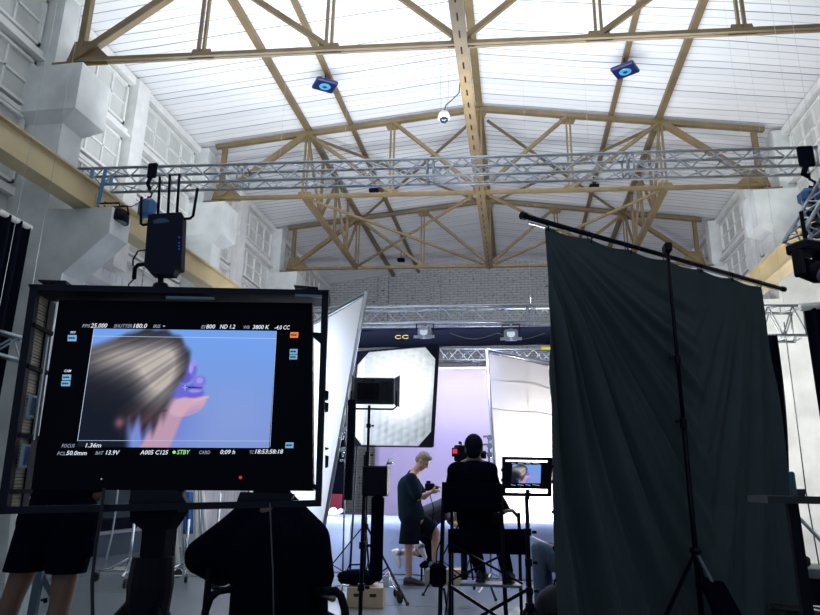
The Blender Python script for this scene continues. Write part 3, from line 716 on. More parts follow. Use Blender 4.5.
blob('shirt', [(P(413, 475), P(409.5, 487), .085, .17), (P(409.5, 487), P(409.5, 505), .17, .165), (P(409.5, 505), P(411.5, 514), .165, .185), (P(411.5, 479, -.1), sl, .085, .085), (P(411.5, 479, .1), sr, .085, .085), (sl, sl.lerp(el, .85), .082, .075), (sr, sr.lerp(er, .8), .082, .075)], M_shirt, t, .014, 5, cuts=((P(411, 521), (.1, 0, -1)),))
blob('shorts', [(P(412, 514), hipl, .155, .135), (P(412, 514), hipr, .155, .135), (hipl, hipl.lerp(kl, .9), .135, .14), (hipr, hipr.lerp(kr, 1.0), .13, .125)], M_short, t, .014, 5, cuts=((P(408, 543), (0, 0, -1)), (hipr.lerp(kr, .92), kr-hipr)))
hb = blob('hair', [], M_hair, t, .008, 3, [(HL(0, -.012, .048), (.083, .098, .088), HR), (HL(0, -.05, .0), (.076, .062, .072), HR), (HL(0, .055, .098), (.05, .04, .028), HR)])
for k in (-1, 1):
    MB().ell(HL(k*.030, .085, .003), (.010, .007, .006), 10, 6, HR).build('eye', M_dhair, t, True, smooth=True)
shoe('shoe', Vector((al.x-.06, al.y, 0)), Vector((al.x+.21, al.y-.05, 0)), M_shoe, t, M_shoe, .052)
bz = P(434, 569, .1).z
shoe('shoe', Vector((ar.x-.07, ar.y, bz)), Vector((ar.x+.17, ar.y-.08, bz)), mat('teal_sneaker', (.06, .14, .20), .7), t, M_white, .05)
cm = thing('stills_camera', 'black camera held in the hands of the standing man', 'camera', P(430, 487, 0))
MB().cbox((0, 0, 0), (.13, .09, .10), .012).build('camera_body', M_black, cm)
m = MB(); m.tube([(.05, 0, -.01), (.14, 0, -.03)], .036, 14); m.build('lens', M_black, cm)
MB().cbox((-.02, 0, .065), (.06, .05, .035), .006).build('viewfinder', M_black, cm)
pc = P(434, 500, 0)-cm.location; MB().tube([(0, -.04, -.05), (pc.x*.5-.02, -.06, pc.z*.6), (pc.x, -.04, pc.z-.1), (pc.x-.02, .0, pc.z-.3)], .006, 6).build('camera_strap', M_cloth, cm)
bxh = bz
def box_at(x0, x1, Yf, hgt, dep, label, m_, z=0):
    a_ = at(x0, 570, Yf).x; b_ = at(x1, 570, Yf).x
    t = thing('apple_box', label, 'box', ((a_+b_)/2, Yf+dep/2, z), 0, 'wooden apple boxes'); wv = b_-a_
    MB().cbox((0, 0, hgt/2), (wv, dep, hgt), .005).build('box', m_, t)
    MB().cbox((0, -dep/2-.001, hgt*.62), (wv*.35, .006, hgt*.14), .002).build('hand_hole', M_rubber, t)
box_at(424, 441, Ym-.08, bz-.002, .36, 'weathered wooden box under the raised foot of the standing man', M_wood2)
box_at(446, 461, Ym+.05, bz+.01, .34, 'tan wooden box partly hidden by the tall director chair', M_wood)

# ---- kneeling figure bent over the platform
Yk = 9.62
t = thing('person', 'kneeling blond person in dark clothes and white sneakers bent forward behind the standing man', 'person', (at(428, 560, Yk).x, Yk, 0))
K = lambda x, y, d=0.0: at(x, y, Yk+d)
pel = K(424, 520); sh = K(446, 508); hd = K(455, 516)
kn1, kn2 = K(427, 552, -.1), K(431, 556, .12); an1, an2 = K(397, 552, -.12), K(418, 546, -.30)
E_, cp, HL, HR = head_parts(hd, (.55, 0, -.8), (.8, 0, .55), .95)
blob('body', cp+[(sh, hd, .055, .05), (pel, sh, .13, .12), (pel, kn1, .10, .062), (pel, kn2, .10, .062), (kn1, an1, .058, .036), (kn2, an2, .058, .036), (an1, an1+Vector((0, 0, -.10)), .036, .03), (an2, an2+Vector((0, 0, -.10)), .036, .03),
     (sh, K(452, 522, -.16), .045, .038), (K(452, 522, -.16), K(458, 526, -.12), .036, .026), (sh, K(452, 524, .15), .045, .038), (K(452, 524, .15), K(460, 527, .1), .036, .026)]
     + hand(K(459, 526, -.1), (1, 0, -.2), (0, 0, -1), .9, .5, 1) + hand(K(461, 527, .1), (1, 0, -.2), (0, 0, -1), .9, .5, -1), M_skin, t, .011, 3, E_)
blob('sweater', [(pel+Vector((0, 0, .02)), sh, .165, .15), (sh, K(451, 519, -.15), .07, .06), (sh, K(451, 521, .14), .07, .06)], mat('graphite_sweater', (.03, .033, .04), .9), t, .014, 4)
blob('trousers', [(pel, kn1, .15, .085), (pel, kn2, .15, .085), (kn1, kn1.lerp(an1, .25), .075, .07), (kn2, kn2.lerp(an2, .2), .075, .07)], M_cloth, t, .014, 4)
blob('hair', [(HL(0, -.06, .05), HL(0, .03, .12), .06, .05)], M_hair, t, .01, 3, [(HL(0, -.015, .035), (.09, .105, .10), HR), (HL(0, .02, .10), (.08, .07, .07), HR)])
for an in (an1, an2): blob('sock', [(an+Vector((.05, 0, .0)), an+Vector((-.0, 0, -.04)), .043, .042)], M_denim, t, .01, 2)
shoe('shoe', an1+Vector((-.075, 0, .02)), an1+Vector((.03, 0, -.21)), M_white, t, M_sole, .046, up=(1, 0, .3))
shoe('shoe', an2+Vector((-.06, 0, .02)), an2+Vector((.10, 0, -.17)), M_white, t, M_sole, .046, up=(.8, 0, .6))
kz = min(kn1.z, kn2.z)-.07
tk = thing('stool', 'low padded stool under the knees of the blond person', 'stool', (kn1.lerp(kn2, .5).x+.02, Yk+.02, 0))
MB().cbox((0, 0, kz-.03), (.26, .42, .06), .02).build('seat', M_cloth, tk)
for a in (-1, 1):
    for b in (-1, 1): MB().tube([(a*.10, b*.17, 0), (a*.10, b*.16, kz-.05)], .014, 8).build('leg', M_black, tk)

# ---- director in the tall chair
Yd = 6.0
D = lambda x, y, d=0.0: at(x, y, Yd+d)
ch = thing('director_chair', 'tall black folding director chair holding the person with the raised head', 'chair', (D(475, 560).x, Yd, 0))
bl0, bl1, br0, br1 = D(440, 615, -.02), D(444, 482, 0), D(506, 615, -.02), D(500, 484, 0)
def tofloor(a, b):  # extend a->b line down to z=0
    k = a.z/(b.z-a.z); return a-(b-a)*k
for n_, (a, b) in {'back_post': (bl0, bl1), 'back_post_': (br0, br1)}.items():
    MB().bar(tofloor(a, b), b, .035, .025).build('back_post', M_black, ch, True)
fl, fr = D(452, 560, .48), D(520, 560, .48)
for q_ in (fl, fr): MB().bar((q_.x, q_.y, 0), (q_.x, q_.y, D(500, 512).z-.02), .03).build('front_post', M_black, ch, True)
sheet('backrest', M_cloth, lambda u, v: D(443+58*u, 512-29*v, -.02-.05*math.sin(PI*u)), 10, 4, ch, .006)
zs = D(480, 540, 0).z
m = MB(); m.slab([D(448, 529, 0), D(527, 529, 0), D(527, 555, 0), D(448, 553, 0)], (0, .02, 0)); m.build('seat_apron', M_cloth, ch, True)
ze = D(480, 530, 0).z
m = MB(); m.box((D(448, 540).x, Yd+.01, ze-.05), (D(527, 540).x, Yd+.48, ze-.02)); m.build('seat', M_cloth, ch, True)
for xx in (446, 503):
    za = D(500, 513).z; x0 = D(xx, 513).x
    MB().tube([(x0, Yd, za), (x0+.03, Yd+.12, za+.015), (x0+.08, Yd+.40, za+.01), (x0+.13, Yd+.50, za-.05), (x0+.14, Yd+.5, ze-.03)], .016, 8).build('armrest', M_black, ch, True)
zf = D(490, 585).z
m = MB(); m.cbox(((D(460, 585).x+D(522, 585).x)/2, Yd+.06, zf), (D(522, 585).x-D(460, 585).x, .22, .022), .004); m.build('footrest', mat('worn_grey_metal', (.10, .13, .16), .4, .3), ch, True)
def X2(a, b, c_, d_, w_=.018):
    MB().bar(a, b, w_).build('cross_strut', M_black, ch, True); MB().bar(c_, d_, w_).build('cross_strut', M_black, ch, True)
xl, xr = D(450, 560).x, D(522, 560).x
X2((xl, Yd+.0, ze-.12), (xr, Yd+.0, zf+.02), (xl, Yd+.02, zf+.02), (xr, Yd+.02, ze-.12))
X2((xl, Yd+.0, zf-.02), (xr+.05, Yd+.0, .05), (xl, Yd+.02, .05), (xr+.05, Yd+.02, zf-.02), .026)
X2((bl1.x, Yd+.02, zf-.05), (bl1.x, Yd+.48, .08), (bl1.x, Yd+.02, .08), (bl1.x, Yd+.48, zf-.05))
for x_ in (xl, xr+.04): MB().bar((x_, Yd+.02, 0), (x_, Yd+.02, ze-.02), .026).build('side_post', M_black, ch, True)
MB().cbox(D(438, 575, -.03), (.14, .10, .19), .03).build('side_pouch', M_cloth, ch, True)
MB().tube([D(441, 540, -.03), D(437, 550, -.03), D(436, 568, -.03)], .006, 6).build('pouch_strap', M_cloth, ch, True)
t = thing('person', 'person in black seen from behind sitting in the tall director chair', 'person', (D(474, 560).x, Yd+.2, 0))
hc = D(474, 449, .22); E_, cp, HL, HR = head_parts(hc, (.08, 1, -.08), (0, .1, 1), 1.05)
nk = D(474, 464, .20); ls, rs = D(456, 471, .2), D(489, 471, .2); pv = Vector((D(474, 520).x, Yd+.16, ze+.08))
le, re_ = D(449, 500, .25), D(497, 498, .28); lh, rh = D(452, 509, .55), D(505, 508, .6)
kn = [Vector((pv.x-.10, Yd+.55, ze+.06)), Vector((pv.x+.16, Yd+.55, ze+.06))]; ft = [Vector((D(479, 575).x, Yd+.16, zf+.10)), Vector((D(507, 575).x, Yd+.16, zf+.10))]
blob('body', cp+[(nk, hc, .062, .062), (nk, D(474, 480, .2), .08, .15), (D(474, 480, .2), pv, .15, .14), (nk, ls, .07, .07), (nk, rs, .07, .07), (ls, le, .05, .042), (rs, re_, .05, .042), (le, lh, .04, .028), (re_, rh, .04, .028),
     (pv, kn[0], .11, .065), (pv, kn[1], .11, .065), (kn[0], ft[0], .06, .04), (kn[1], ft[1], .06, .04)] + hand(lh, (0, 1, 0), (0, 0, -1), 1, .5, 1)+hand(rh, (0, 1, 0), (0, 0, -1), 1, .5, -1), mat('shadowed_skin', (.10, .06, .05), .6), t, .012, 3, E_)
blob('jumper', [(nk-Vector((0, 0, .05)), D(474, 480, .2), .11, .185), (D(474, 480, .2), pv, .185, .17), (nk-Vector((0, 0, .04)), ls, .085, .085), (nk-Vector((0, 0, .04)), rs, .085, .085), (ls, le, .075, .062), (rs, re_, .075, .062), (le, lh, .06, .045), (re_, rh, .06, .045)], M_cloth, t, .014, 4)
blob('trousers', [(pv, kn[0], .16, .085), (pv, kn[1], .16, .085), (kn[0], ft[0], .08, .055), (kn[1], ft[1], .08, .055)], M_cloth, t, .014, 4)
blob('hair', [], M_dhair, t, .01, 3, [(HL(0, -.015, .035), (.088, .104, .104), HR), (HL(0, -.05, -.03), (.07, .055, .07), HR)])
for f_ in ft: shoe('shoe', f_+Vector((0, -.08, -.088)), f_+Vector((.03, .18, -.088)), M_shoe, t, M_shoe, .046)

# ---- cinema camera rig beyond the director
t = thing('cinema_camera', 'black cinema camera rig with a red panel beyond the head of the seated person', 'camera', at(462, 452, 8.4))
o_ = t.location
MB().cbox((.02, 0, -.02), (.22, .25, .20), .015).build('camera_body', M_black, t)
MB().cbox((-.065, -.14, -.01), (.10, .02, .11), .004).build('side_monitor', M_black, t)
MB().cbox((-.075, -.153, -.0), (.055, .006, .055), .002).build('red_screen', mat('red_screen', (.3, .01, .02), .4, emit=(.9, .03, .09), estr=.8), t)
m = MB(); m.tube([(.13, 0, -.03), (.30, .02, -.03)], .05, 16); m.build('lens', M_black, t)
m = MB(); m.cbox((-.02, 0, .11), (.03, .2, .03)); m.cbox((.0, -.0, -.15), (.2, .1, .05), .01); m.build('top_handle', M_black, t)
stand('camera_tripod', 'black tripod under the cinema camera behind the director chair', o_.x+.02, o_.y, .85, o_.z-.17, .5, (80, 200, 320), M_black, .03, .2, (), None)
t = thing('grip_stand', 'chrome grip stand with clamp right of the cinema camera', 'stand', (at(489, 450, 8.9).x, 8.9, 0))
g = at(489, 435, 8.9); MB().tube([(0, 0, .03), (0, 0, g.z)], .014, 8).build('pole', M_chrome, t)
for a in (10, 130, 250): MB().tube([(0, 0, .2), (.4*math.cos(math.radians(a)), .4*math.sin(math.radians(a)), .012)], .011, 8).build('leg', M_chrome, t)
for py in (438, 446, 455): p = at(490, py, 8.9)-t.location; m = MB(); m.lathe((p.x, -.02, p.z), [(.04, -.025), (.04, .025)], (0, 1, 0), 12); m.cbox((p.x-.05, -.02, p.z+.02), (.09, .03, .03), .005); m.build('clamp', M_chrome, t)

# ================================================================ FOREGROUND MONITOR
# (screen picture worked out as a smooth field of colours on the panel itself)
def lin(c): return tuple(((v/255)/12.92 if v/255 <= .04045 else (((v/255)+.055)/1.055)**2.4) for v in c)
def smooth(a, b, x): t = np.clip((x-a)/(b-a), 0, 1); return t*t*(3-2*t)
def feed(nu, nv):
    """x 0..1 to the right, y 0..1 downward; film feed: hair swinging over a hand with a violet flower"""
    X_, Y_ = np.meshgrid(np.linspace(0, 1, nu+1), np.linspace(0, 1, nv+1))
    A_ = np.array
    def mixc(c, col, m): return c*(1-m[..., None])+A_(col, float)*m[..., None]
    g = np.clip(Y_, 0, 1)[..., None]
    c = A_([112, 160, 236.])*(1-g)+A_([122, 146, 214.])*g
    d = np.exp(-((X_-.78)**2/.05+(Y_-.75)**2/.08)); c = mixc(c, (140, 158, 216), d*.6)
    c = mixc(c, (104, 118, 205), np.exp(-((X_-.42)**2/.03+(Y_-.8)**2/.04))*.7)
    # dark clothing at lower left
    m = smooth(.03, -.03, X_-(.26-.22*(Y_-1)**2*0 - .10*(1-Y_))) * smooth(.42, .55, Y_+.25*X_)
    c = mixc(c, (7, 12, 30), m)
    # sleeve / lilac area between hair and arm
    m = smooth(.02, -.02, np.abs(Y_-(.72-.9*(X_-.40)))-.11)*smooth(.34, .40, X_)*smooth(.64, .58, X_)
    c = mixc(c, (96, 98, 200), m*.85)
    # arm and hand
    t = (Y_-.60)/.4; xc = .50-.10*t; wd = .055+.02*np.clip(t, 0, 1)
    m = smooth(.015, -.01, np.abs(X_-xc)-wd)*smooth(.56, .62, Y_)
    c = mixc(c, (188, 150, 176), m)
    m = smooth(.012, -.012, np.sqrt(((X_-.545)/.095)**2+((Y_-.655+.35*(X_-.545))/.085)**2)*.09-.09)
    c = mixc(c, (206, 168, 188), m)
    for k in range(4):
        cy = .60+.035*k; cxx = .615-.012*k
        m = smooth(.006, -.006, np.sqrt(((X_-cxx)/.045)**2+((Y_-cy+.5*(X_-cxx))/.018)**2)*.03-.03); c = mixc(c, (212-10*k, 172-8*k, 190), m)
    # stem
    m = smooth(.006, .0, np.abs(Y_-(.74-.42*(X_-.33)))-.002)*smooth(.31, .33, X_)*smooth(.45, .43, X_); c = mixc(c, (20, 16, 60), m)
    # violet flower
    for (fx, fy, rx, ry, col) in ((.545, .36, .035, .09, (112, 108, 214)), (.52, .42, .03, .05, (96, 86, 190)), (.60, .45, .035, .05, (128, 118, 220)), (.57, .55, .06, .04, (106, 98, 205)), (.548, .33, .012, .05, (160, 156, 240)), (.60, .44, .018, .025, (158, 150, 238)), (.575, .53, .04, .015, (150, 144, 232)), (.56, .29, .018, .03, (150, 146, 235)), (.50, .53, .05, .06, (104, 104, 208))):
        m = smooth(.008, -.008, np.sqrt(((X_-fx)/rx)**2+((Y_-fy)/ry)**2)*.03-.03); c = mixc(c, col, m)
    m = smooth(.005, .0, np.abs(Y_-(.50+.03*(X_-.5)))-.003)*smooth(.52, .54, X_)*smooth(.63, .61, X_); c = mixc(c, (30, 20, 110), m)
    # hair: rounded crown sweeping down left, loose strands lower right
    ex = (X_-.255)+.18*(Y_-.38); ey = (Y_-.37)
    r1 = np.sqrt((ex/.27)**2+(ey/.37)**2)
    mh = smooth(1.07, .93, r1+.02*np.sin(X_*60+Y_*20))
    low = smooth(.03, -.03, np.abs(X_-(.30-.05*(Y_-.7)))-(.155-.16*np.clip(Y_-.6, 0, 1)))*smooth(.45, .55, Y_)*smooth(.93, .74, Y_+.045*np.sin(X_*110)+.04*np.sin(X_*47+1))
    left = smooth(.5, .35, Y_-.5*X_)*smooth(.12, .2, Y_+.6*X_)*smooth(.30, .2, X_)
    mh = np.clip(np.maximum(np.maximum(mh, low), left), 0, 1)
    ph = np.arctan2(Y_+.55-.25*X_, .95-X_)
    st = .56+.13*np.sin(ph*58+2*np.sin(ph*11))+.13*np.sin(ph*131+X_*5)+.10*np.sin(ph*31)+.09*np.sin(ph*233)
    dgn = (X_-.16)*.55+(Y_-.20)*.55; acr = (X_-.30)*.75-(Y_-.36)*.62
    lum = 1.0*np.exp(-((X_-.37)**2/.010+(Y_-.42)**2/.05))+.85*np.exp(-((X_-.20)**2/.06+(Y_-.25)**2/.022))+.45*np.exp(-((X_-.42)**2/.004+(Y_-.30)**2/.03))+.10
    lum = np.clip(lum, 0, 1.05)*(.52+.62*st)
    lum *= 1-.82*smooth(.0, .30, (Y_-.36)-1.0*np.clip(X_-.10, 0, 1))
    hc_ = A_([12, 14, 26.])+(A_([190, 180, 174.])-A_([12, 14, 26.]))*np.clip(lum, 0, 1)[..., None]
    warm = smooth(.6, .8, Y_)*smooth(.15, .3, X_); hc_ = hc_*(1-.55*warm[..., None]*st[..., None])+A_([150, 92, 92.])*(.55*warm*st)[..., None]
    c = c*(1-mh[..., None])+hc_*mh[..., None]
    m = np.exp(-((X_-.20)**2/.0006+(Y_-.80)**2/.002)); c = mixc(c, (150, 96, 110), m*.8)
    v = np.clip(c, 0, 255)/255; l_ = np.where(v <= .04045, v/12.92, ((v+.055)/1.055)**2.4)
    return l_
M_feed = bpy.data.materials.new('screen_feed'); M_feed.use_nodes = True; nt = M_feed.node_tree
bb = nt.nodes['Principled BSDF']; bb.inputs['Base Color'].default_value = (0, 0, 0, 1); bb.inputs['Roughness'].default_value = .4
ca = nt.nodes.new('ShaderNodeVertexColor'); ca.layer_name = 'picture'; nt.links.new(ca.outputs[0], bb.inputs['Emission Color']); bb.inputs['Emission Strength'].default_value = 1.0
def feed_mesh(name, quad, nu, nv, parent, world=True):
    TL, TR, BR, BL = quad; L = feed(nu, nv); vs = []; cols = []
    for j in range(nv+1):
        for i in range(nu+1):
            u, v = i/nu, j/nv; vs.append(TL.lerp(TR, u).lerp(BL.lerp(BR, u), v)); cols.append(L[j, i])
    mb = MB(); mb.v = vs; mb.f = [(j*(nu+1)+i, (j+1)*(nu+1)+i, (j+1)*(nu+1)+i+1, j*(nu+1)+i+1) for j in range(nv) for i in range(nu)]
    o = mb.build(name, M_feed, parent, world, smooth=True, fix=False)
    at_ = o.data.color_attributes.new('picture', 'FLOAT_COLOR', 'POINT')
    buf = np.ones((len(vs), 4), dtype=np.float32); buf[:, :3] = np.array(cols); at_.data.foreach_set('color', buf.ravel()); return o

MYAW = math.radians(13.5)
mu_, mv_, mn_ = Vector((math.cos(MYAW), math.sin(MYAW), 0)), Vector((0, 0, 1)), Vector((math.sin(MYAW), -math.cos(MYAW), 0))
mp0 = CAM + ray(180, 490)*1.42
def mp(x, y, off=0.0):
    d = ray(x, y); o_ = mp0+mn_*off; return CAM+d*((o_-CAM).dot(mn_)/d.dot(mn_))
base = mp(150, 500, 0); base.z = 0
mon = thing('production_monitor', 'large black monitor in a caged frame showing blond hair and a hand on blue', 'monitor', base)
def mbox(x0, y0, x1, y1, off, dep, name, m, parent=None, y0r=None, y1r=None, bev=0):
    """upright rectangle given by its corners on the monitor's own plane, with a depth toward the back"""
    a, b, c_, d = mp(x0, y0, off), mp(x1, y0r if y0r is not None else y0, off), mp(x1, y1r if y1r is not None else y1, off), mp(x0, y1, off)
    return MB().slab([a, b, c_, d], -mn_*dep).build(name, m, parent or mon, True)
def mquad(pts, off, dep, name, m, parent=None): return MB().slab([mp(x, y, off) for x, y in pts], -mn_*dep).build(name, m, parent or mon, True)
CT = 0.10
M_cage = mat('cage_paint', (0.003, 0.004, 0.014), .4, spec=.2)
# outer cage: four front bars and deep plates
mquad([(28, 284), (329, 290), (328, 296), (30, 290)], 0, CT, 'top_plate', M_cage)
mquad([(322, 291), (328.5, 291), (321, 505), (315, 505)], 0, .03, 'side_post', M_cage)
mquad([(30, 285), (37, 285), (6, 510), (-3, 510)], 0, .02, 'side_post', M_cage)
mquad([(-6, 507), (321, 500), (321, 506.5), (-6, 514.5)], 0, .03, 'bottom_bar', M_cage)
M_perf = stripes('perforated_metal', (0.80, 0.68, 0.46), (0.02, 0.02, 0.025), 2, .0075, .0028, rough=.4, wob=.0, bump=.5)
lt, lb = mp(33, 292, -.005), mp(2, 508, -.005)
def sidep(a, b, name, m, off=0.0, d0=.004, d1=CT):
    return MB().slab([a-mn_*d0, a-mn_*d1, b-mn_*d1, b-mn_*d0], mu_*.003).build(name, m, mon, True)
sidep(lt, lb, 'perforated_side', M_perf)
MB().slab([lt-mn_*(CT-.03)+mu_*.004, lt-mn_*CT+mu_*.004, lb-mn_*CT+mu_*.004, lb-mn_*(CT-.03)+mu_*.004], mu_*.004).build('rear_rail', M_cage, mon, True)
mquad([(33, 300), (40, 300), (8, 508), (1, 508)], -CT+.004, .012, 'rear_post', M_cage)
for v_ in (.16, .36, .68, .93):
    p = lt.lerp(lb, v_); MB().slab([p-mn_*.004+mu_*.006+mv_*.005, p-mn_*(CT)+mu_*.006+mv_*.005, p-mn_*CT+mu_*.006-mv_*.005, p-mn_*.004+mu_*.006-mv_*.005], mu_*.006).build('cross_clip', M_blk2, mon, True)
M_conn = mat('pale_blue_connector', (.55, .72, .82), .4)
for v_ in (.54, .77):
    p = lt.lerp(lb, v_); q1 = MB().slab([p-mn_*.030+mu_*.007+mv_*.026, p-mn_*.058+mu_*.007+mv_*.026, p-mn_*.058+mu_*.007-mv_*.026, p-mn_*.030+mu_*.007-mv_*.026], mu_*.006).build('battery_plate', M_conn, mon, True)
    for a in (.037, .044, .051): MB().slab([p-mn_*(a-.0012)+mu_*.014+mv_*.02, p-mn_*(a+.0012)+mu_*.014+mv_*.02, p-mn_*(a+.0012)+mu_*.014-mv_*.02, p-mn_*(a-.0012)+mu_*.014-mv_*.02], mu_*.002).build('rib', M_blue, q1, True)
for (y0_, y1_) in ((390, 400), (402, 412), (447, 450), (455, 468)): mquad([(325, y0_), (328.5, y0_+1), (328, y1_-1), (325, y1_)], 0, .02, 'cage_knob', M_cage)
# top details
mquad([(38, 279.5), (66, 280.5), (66, 285), (54, 285), (54, 281.5), (38, 281)], 0, .03, 'latch', M_cage)
mquad([(294, 285), (318, 287), (318, 291), (308, 291), (308, 287), (294, 286)], 0, .03, 'latch', M_cage)
mquad([(166, 296), (214, 297), (214, 299.5), (166, 298.5)], .002, .006, 'handle', mat('grey_handle', (.16, .2, .26), .3, .6))
mquad([(295, 294), (322, 295), (322, 297.5), (295, 296.5)], .002, .004, 'rail_highlight_strip', mat('grey_handle', (.16, .2, .26)))
# monitor body set back in the cage
BO = -.035
mquad([(59, 300), (312, 303), (313, 491), (31, 489.5)], BO, .055, 'monitor_body', mat('monitor_black', (.0008, .001, .006), .4, spec=.08))
mquad([(48, 337), (49.4, 337), (34.8, 440), (33.2, 440)], BO+.004, .004, 'edge_trim', M_chrome)
for (a, b) in (((312, 332), (322, 336)), ((312, 484), (320, 488))):
    mquad([(a[0], a[1]), (b[0], b[1]-3), (b[0], b[1]+8), (a[0], a[1]+3)], BO, .02, 'bracket', M_cage)
mquad([(240, 492), (294, 494), (290, 504), (236, 504)], BO, .03, 'bracket', M_cage)
mquad([(131, 489), (178, 490), (188, 505), (128, 507)], BO, .04, 'bracket', M_cage)
SO = BO+.003
TL, TR, BR, BL = mp(94, 328.5, SO), mp(276.5, 331, SO), mp(269, 448, SO), mp(77, 447, SO)
scr = feed_mesh('screen_picture', (TL, TR, BR, BL), 230, 145, mon)
def em(name, rgb, s=1.0): return mat(name, (0, 0, 0), .5, emit=lin(rgb), estr=s)
W_txt = em('screen_white', (225, 232, 245)); G_txt = em('screen_grey', (140, 150, 170)); Gn_txt = em('screen_green', (150, 240, 150)); B_btn = em('screen_blue_button', (118, 172, 212)); O_btn = em('screen_orange_button', (240, 130, 60)); D_txt = em('screen_dark', (20, 40, 70))
FL = em('frame_line', (200, 214, 240))
def line2(a, b, w_=.55, m=FL):
    p, q_ = mp(*a, SO+.0012), mp(*b, SO+.0012); MB().bar(p, q_, .0006, w_*1.42/650, mn_).build('frame_line', m, scr, True)
line2((92.6, 336), (276, 338.5)); line2((78.3, 440.5), (270.3, 441)); line2((94, 328.5), (77.5, 441)); line2((276.5, 331), (270, 447))
line2((182.5, 387.5), (187.5, 387.5), .7); line2((180+5, 385), (180+5, 390.3), .7)
def text(s, x0, y, x1, cap, m, parent, off=None, y1=None, P_=mp, nrm=mn_, name='lettering'):
    off = SO+.001 if off is None else off
    cu = bpy.data.curves.new('t', 'FONT'); cu.body = s; cu.size = 1.0; cu.shear = .18; cu.resolution_u = 2; cu.offset = .012
    o = bpy.data.objects.new('t', cu); COL.objects.link(o)
    me = bpy.data.meshes.new_from_object(o.evaluated_get(bpy.context.evaluated_depsgraph_get())); bpy.data.objects.remove(o)
    a, b, c_ = P_(x0, y, off), P_(x1, y1 if y1 is not None else y, off), P_(x0, y-cap, off)
    xs = [v.co.x for v in me.vertices]; x_lo, x_hi = min(xs), max(xs); W_ = x_hi-x_lo
    ux = (b-a)/W_; up_ = Vector((0, 0, 1))*((c_-a).length/.70)
    root = parent
    while root.parent: root = root.parent
    inv = WM[root.name].inverted()
    for v in me.vertices: v.co = inv @ (a+ux*(v.co.x-x_lo)+up_*v.co.y)
    me.name = name; me.materials.clear(); me.materials.append(m)
    ob = bpy.data.objects.new(name, me); COL.objects.link(ob); ob.parent = parent; return ob
body = [o for o in kids(mon) if o.name.startswith('monitor_body')][0]
for (s_, x0, x1, y, m, cp) in (('FPS', 82, 90, 327.4, G_txt, 3.2), ('25.000', 90.5, 107, 327.6, W_txt, 4.2), ('SHUTTER', 113.6, 132, 327.6, G_txt, 3.4), ('180.0', 133.2, 146.8, 327.9, W_txt, 4.2), ('IRIS', 153, 160.3, 327.8, G_txt, 3.2), ('-', 162.8, 165, 327.2, W_txt, 3.6),
        ('EI', 201, 205.3, 328.4, G_txt, 3.2), ('800', 206, 215, 328.5, W_txt, 4), ('ND 1.2', 219.8, 235, 328.6, W_txt, 4), ('WB', 243.4, 249.4, 328.8, G_txt, 3.2), ('3800 K', 252.6, 269, 329, W_txt, 4), ('-4.0 CC', 274.5, 289.7, 329.4, W_txt, 4),
        ('FOCUS', 61.5, 74.6, 447.4, G_txt, 3.4), ('1.36m', 85.3, 101, 447.3, W_txt, 4.2), ('FCL', 57, 65.5, 455.2, G_txt, 3.4), ('50.0mm', 66, 86.5, 455, W_txt, 4.2), ('BAT', 95.3, 103.3, 454.6, G_txt, 3.4), ('13.9V', 105.6, 119.3, 454.6, W_txt, 4.2),
        ('A005 C125', 140, 168, 454.4, W_txt, 4.2), ('STBY', 176.8, 189.8, 454.2, Gn_txt, 4.2), ('CARD', 199, 210, 454, G_txt, 3.4), ('0:09 h', 220.2, 235, 454, W_txt, 4.2), ('TC', 249.4, 253.8, 453.8, G_txt, 3.4), ('18:53:58:18', 255, 283, 453.6, W_txt, 4.2),
        ('CAM', 64, 71, 372, W_txt, 2.4), ('SDI', 70, 75.5, 333.2, W_txt, 2.0)):
    text(s_, x0, y, x1, cp, m, body)
MB().lathe(mp(174.2, 452.2, SO+.001), [(.0036, 0), (.0036, .0008)], mn_, 14).build('record_dot', Gn_txt, body, True)
def btn(x0, y0, x1, y1, m, marks):
    o = mquad([(x0+.4, y0), (x1+.4, y0), (x1, y1), (x0, y1)], SO+.001, .002, 'screen_button', m, body)
    n = marks; w_ = (x1-x0-2)/n
    for k in range(n): mquad([(x0+1+k*w_, (y0+y1)/2-.9), (x0+.6+(k+1)*w_, (y0+y1)/2-.9), (x0+.6+(k+1)*w_, (y0+y1)/2+.9), (x0+1+k*w_, (y0+y1)/2+.9)], SO+.0016, .0005, 'button_mark', D_txt, o)
btn(67.5, 335, 76, 341, B_btn, 3); btn(62, 374.6, 70.4, 380, B_btn, 3); btn(61, 381, 69.6, 386, B_btn, 3)
btn(290, 332.2, 298, 337.6, O_btn, 3); btn(289.5, 349, 297.2, 354, B_btn, 2); btn(289.3, 354.8, 297, 359.2, B_btn, 3); btn(285.2, 442.4, 293.2, 448, B_btn, 2)
MB().lathe(mp(240.5, 477.5, SO), [(.0035, 0), (.0035, .001)], mn_, 12).build('power_light', em('led_red', (200, 50, 70)), body, True)
MB().lathe(mp(101.5, 479, SO), [(.0018, 0), (.0018, .001)], mn_, 12).build('sensor', G_txt, body, True)
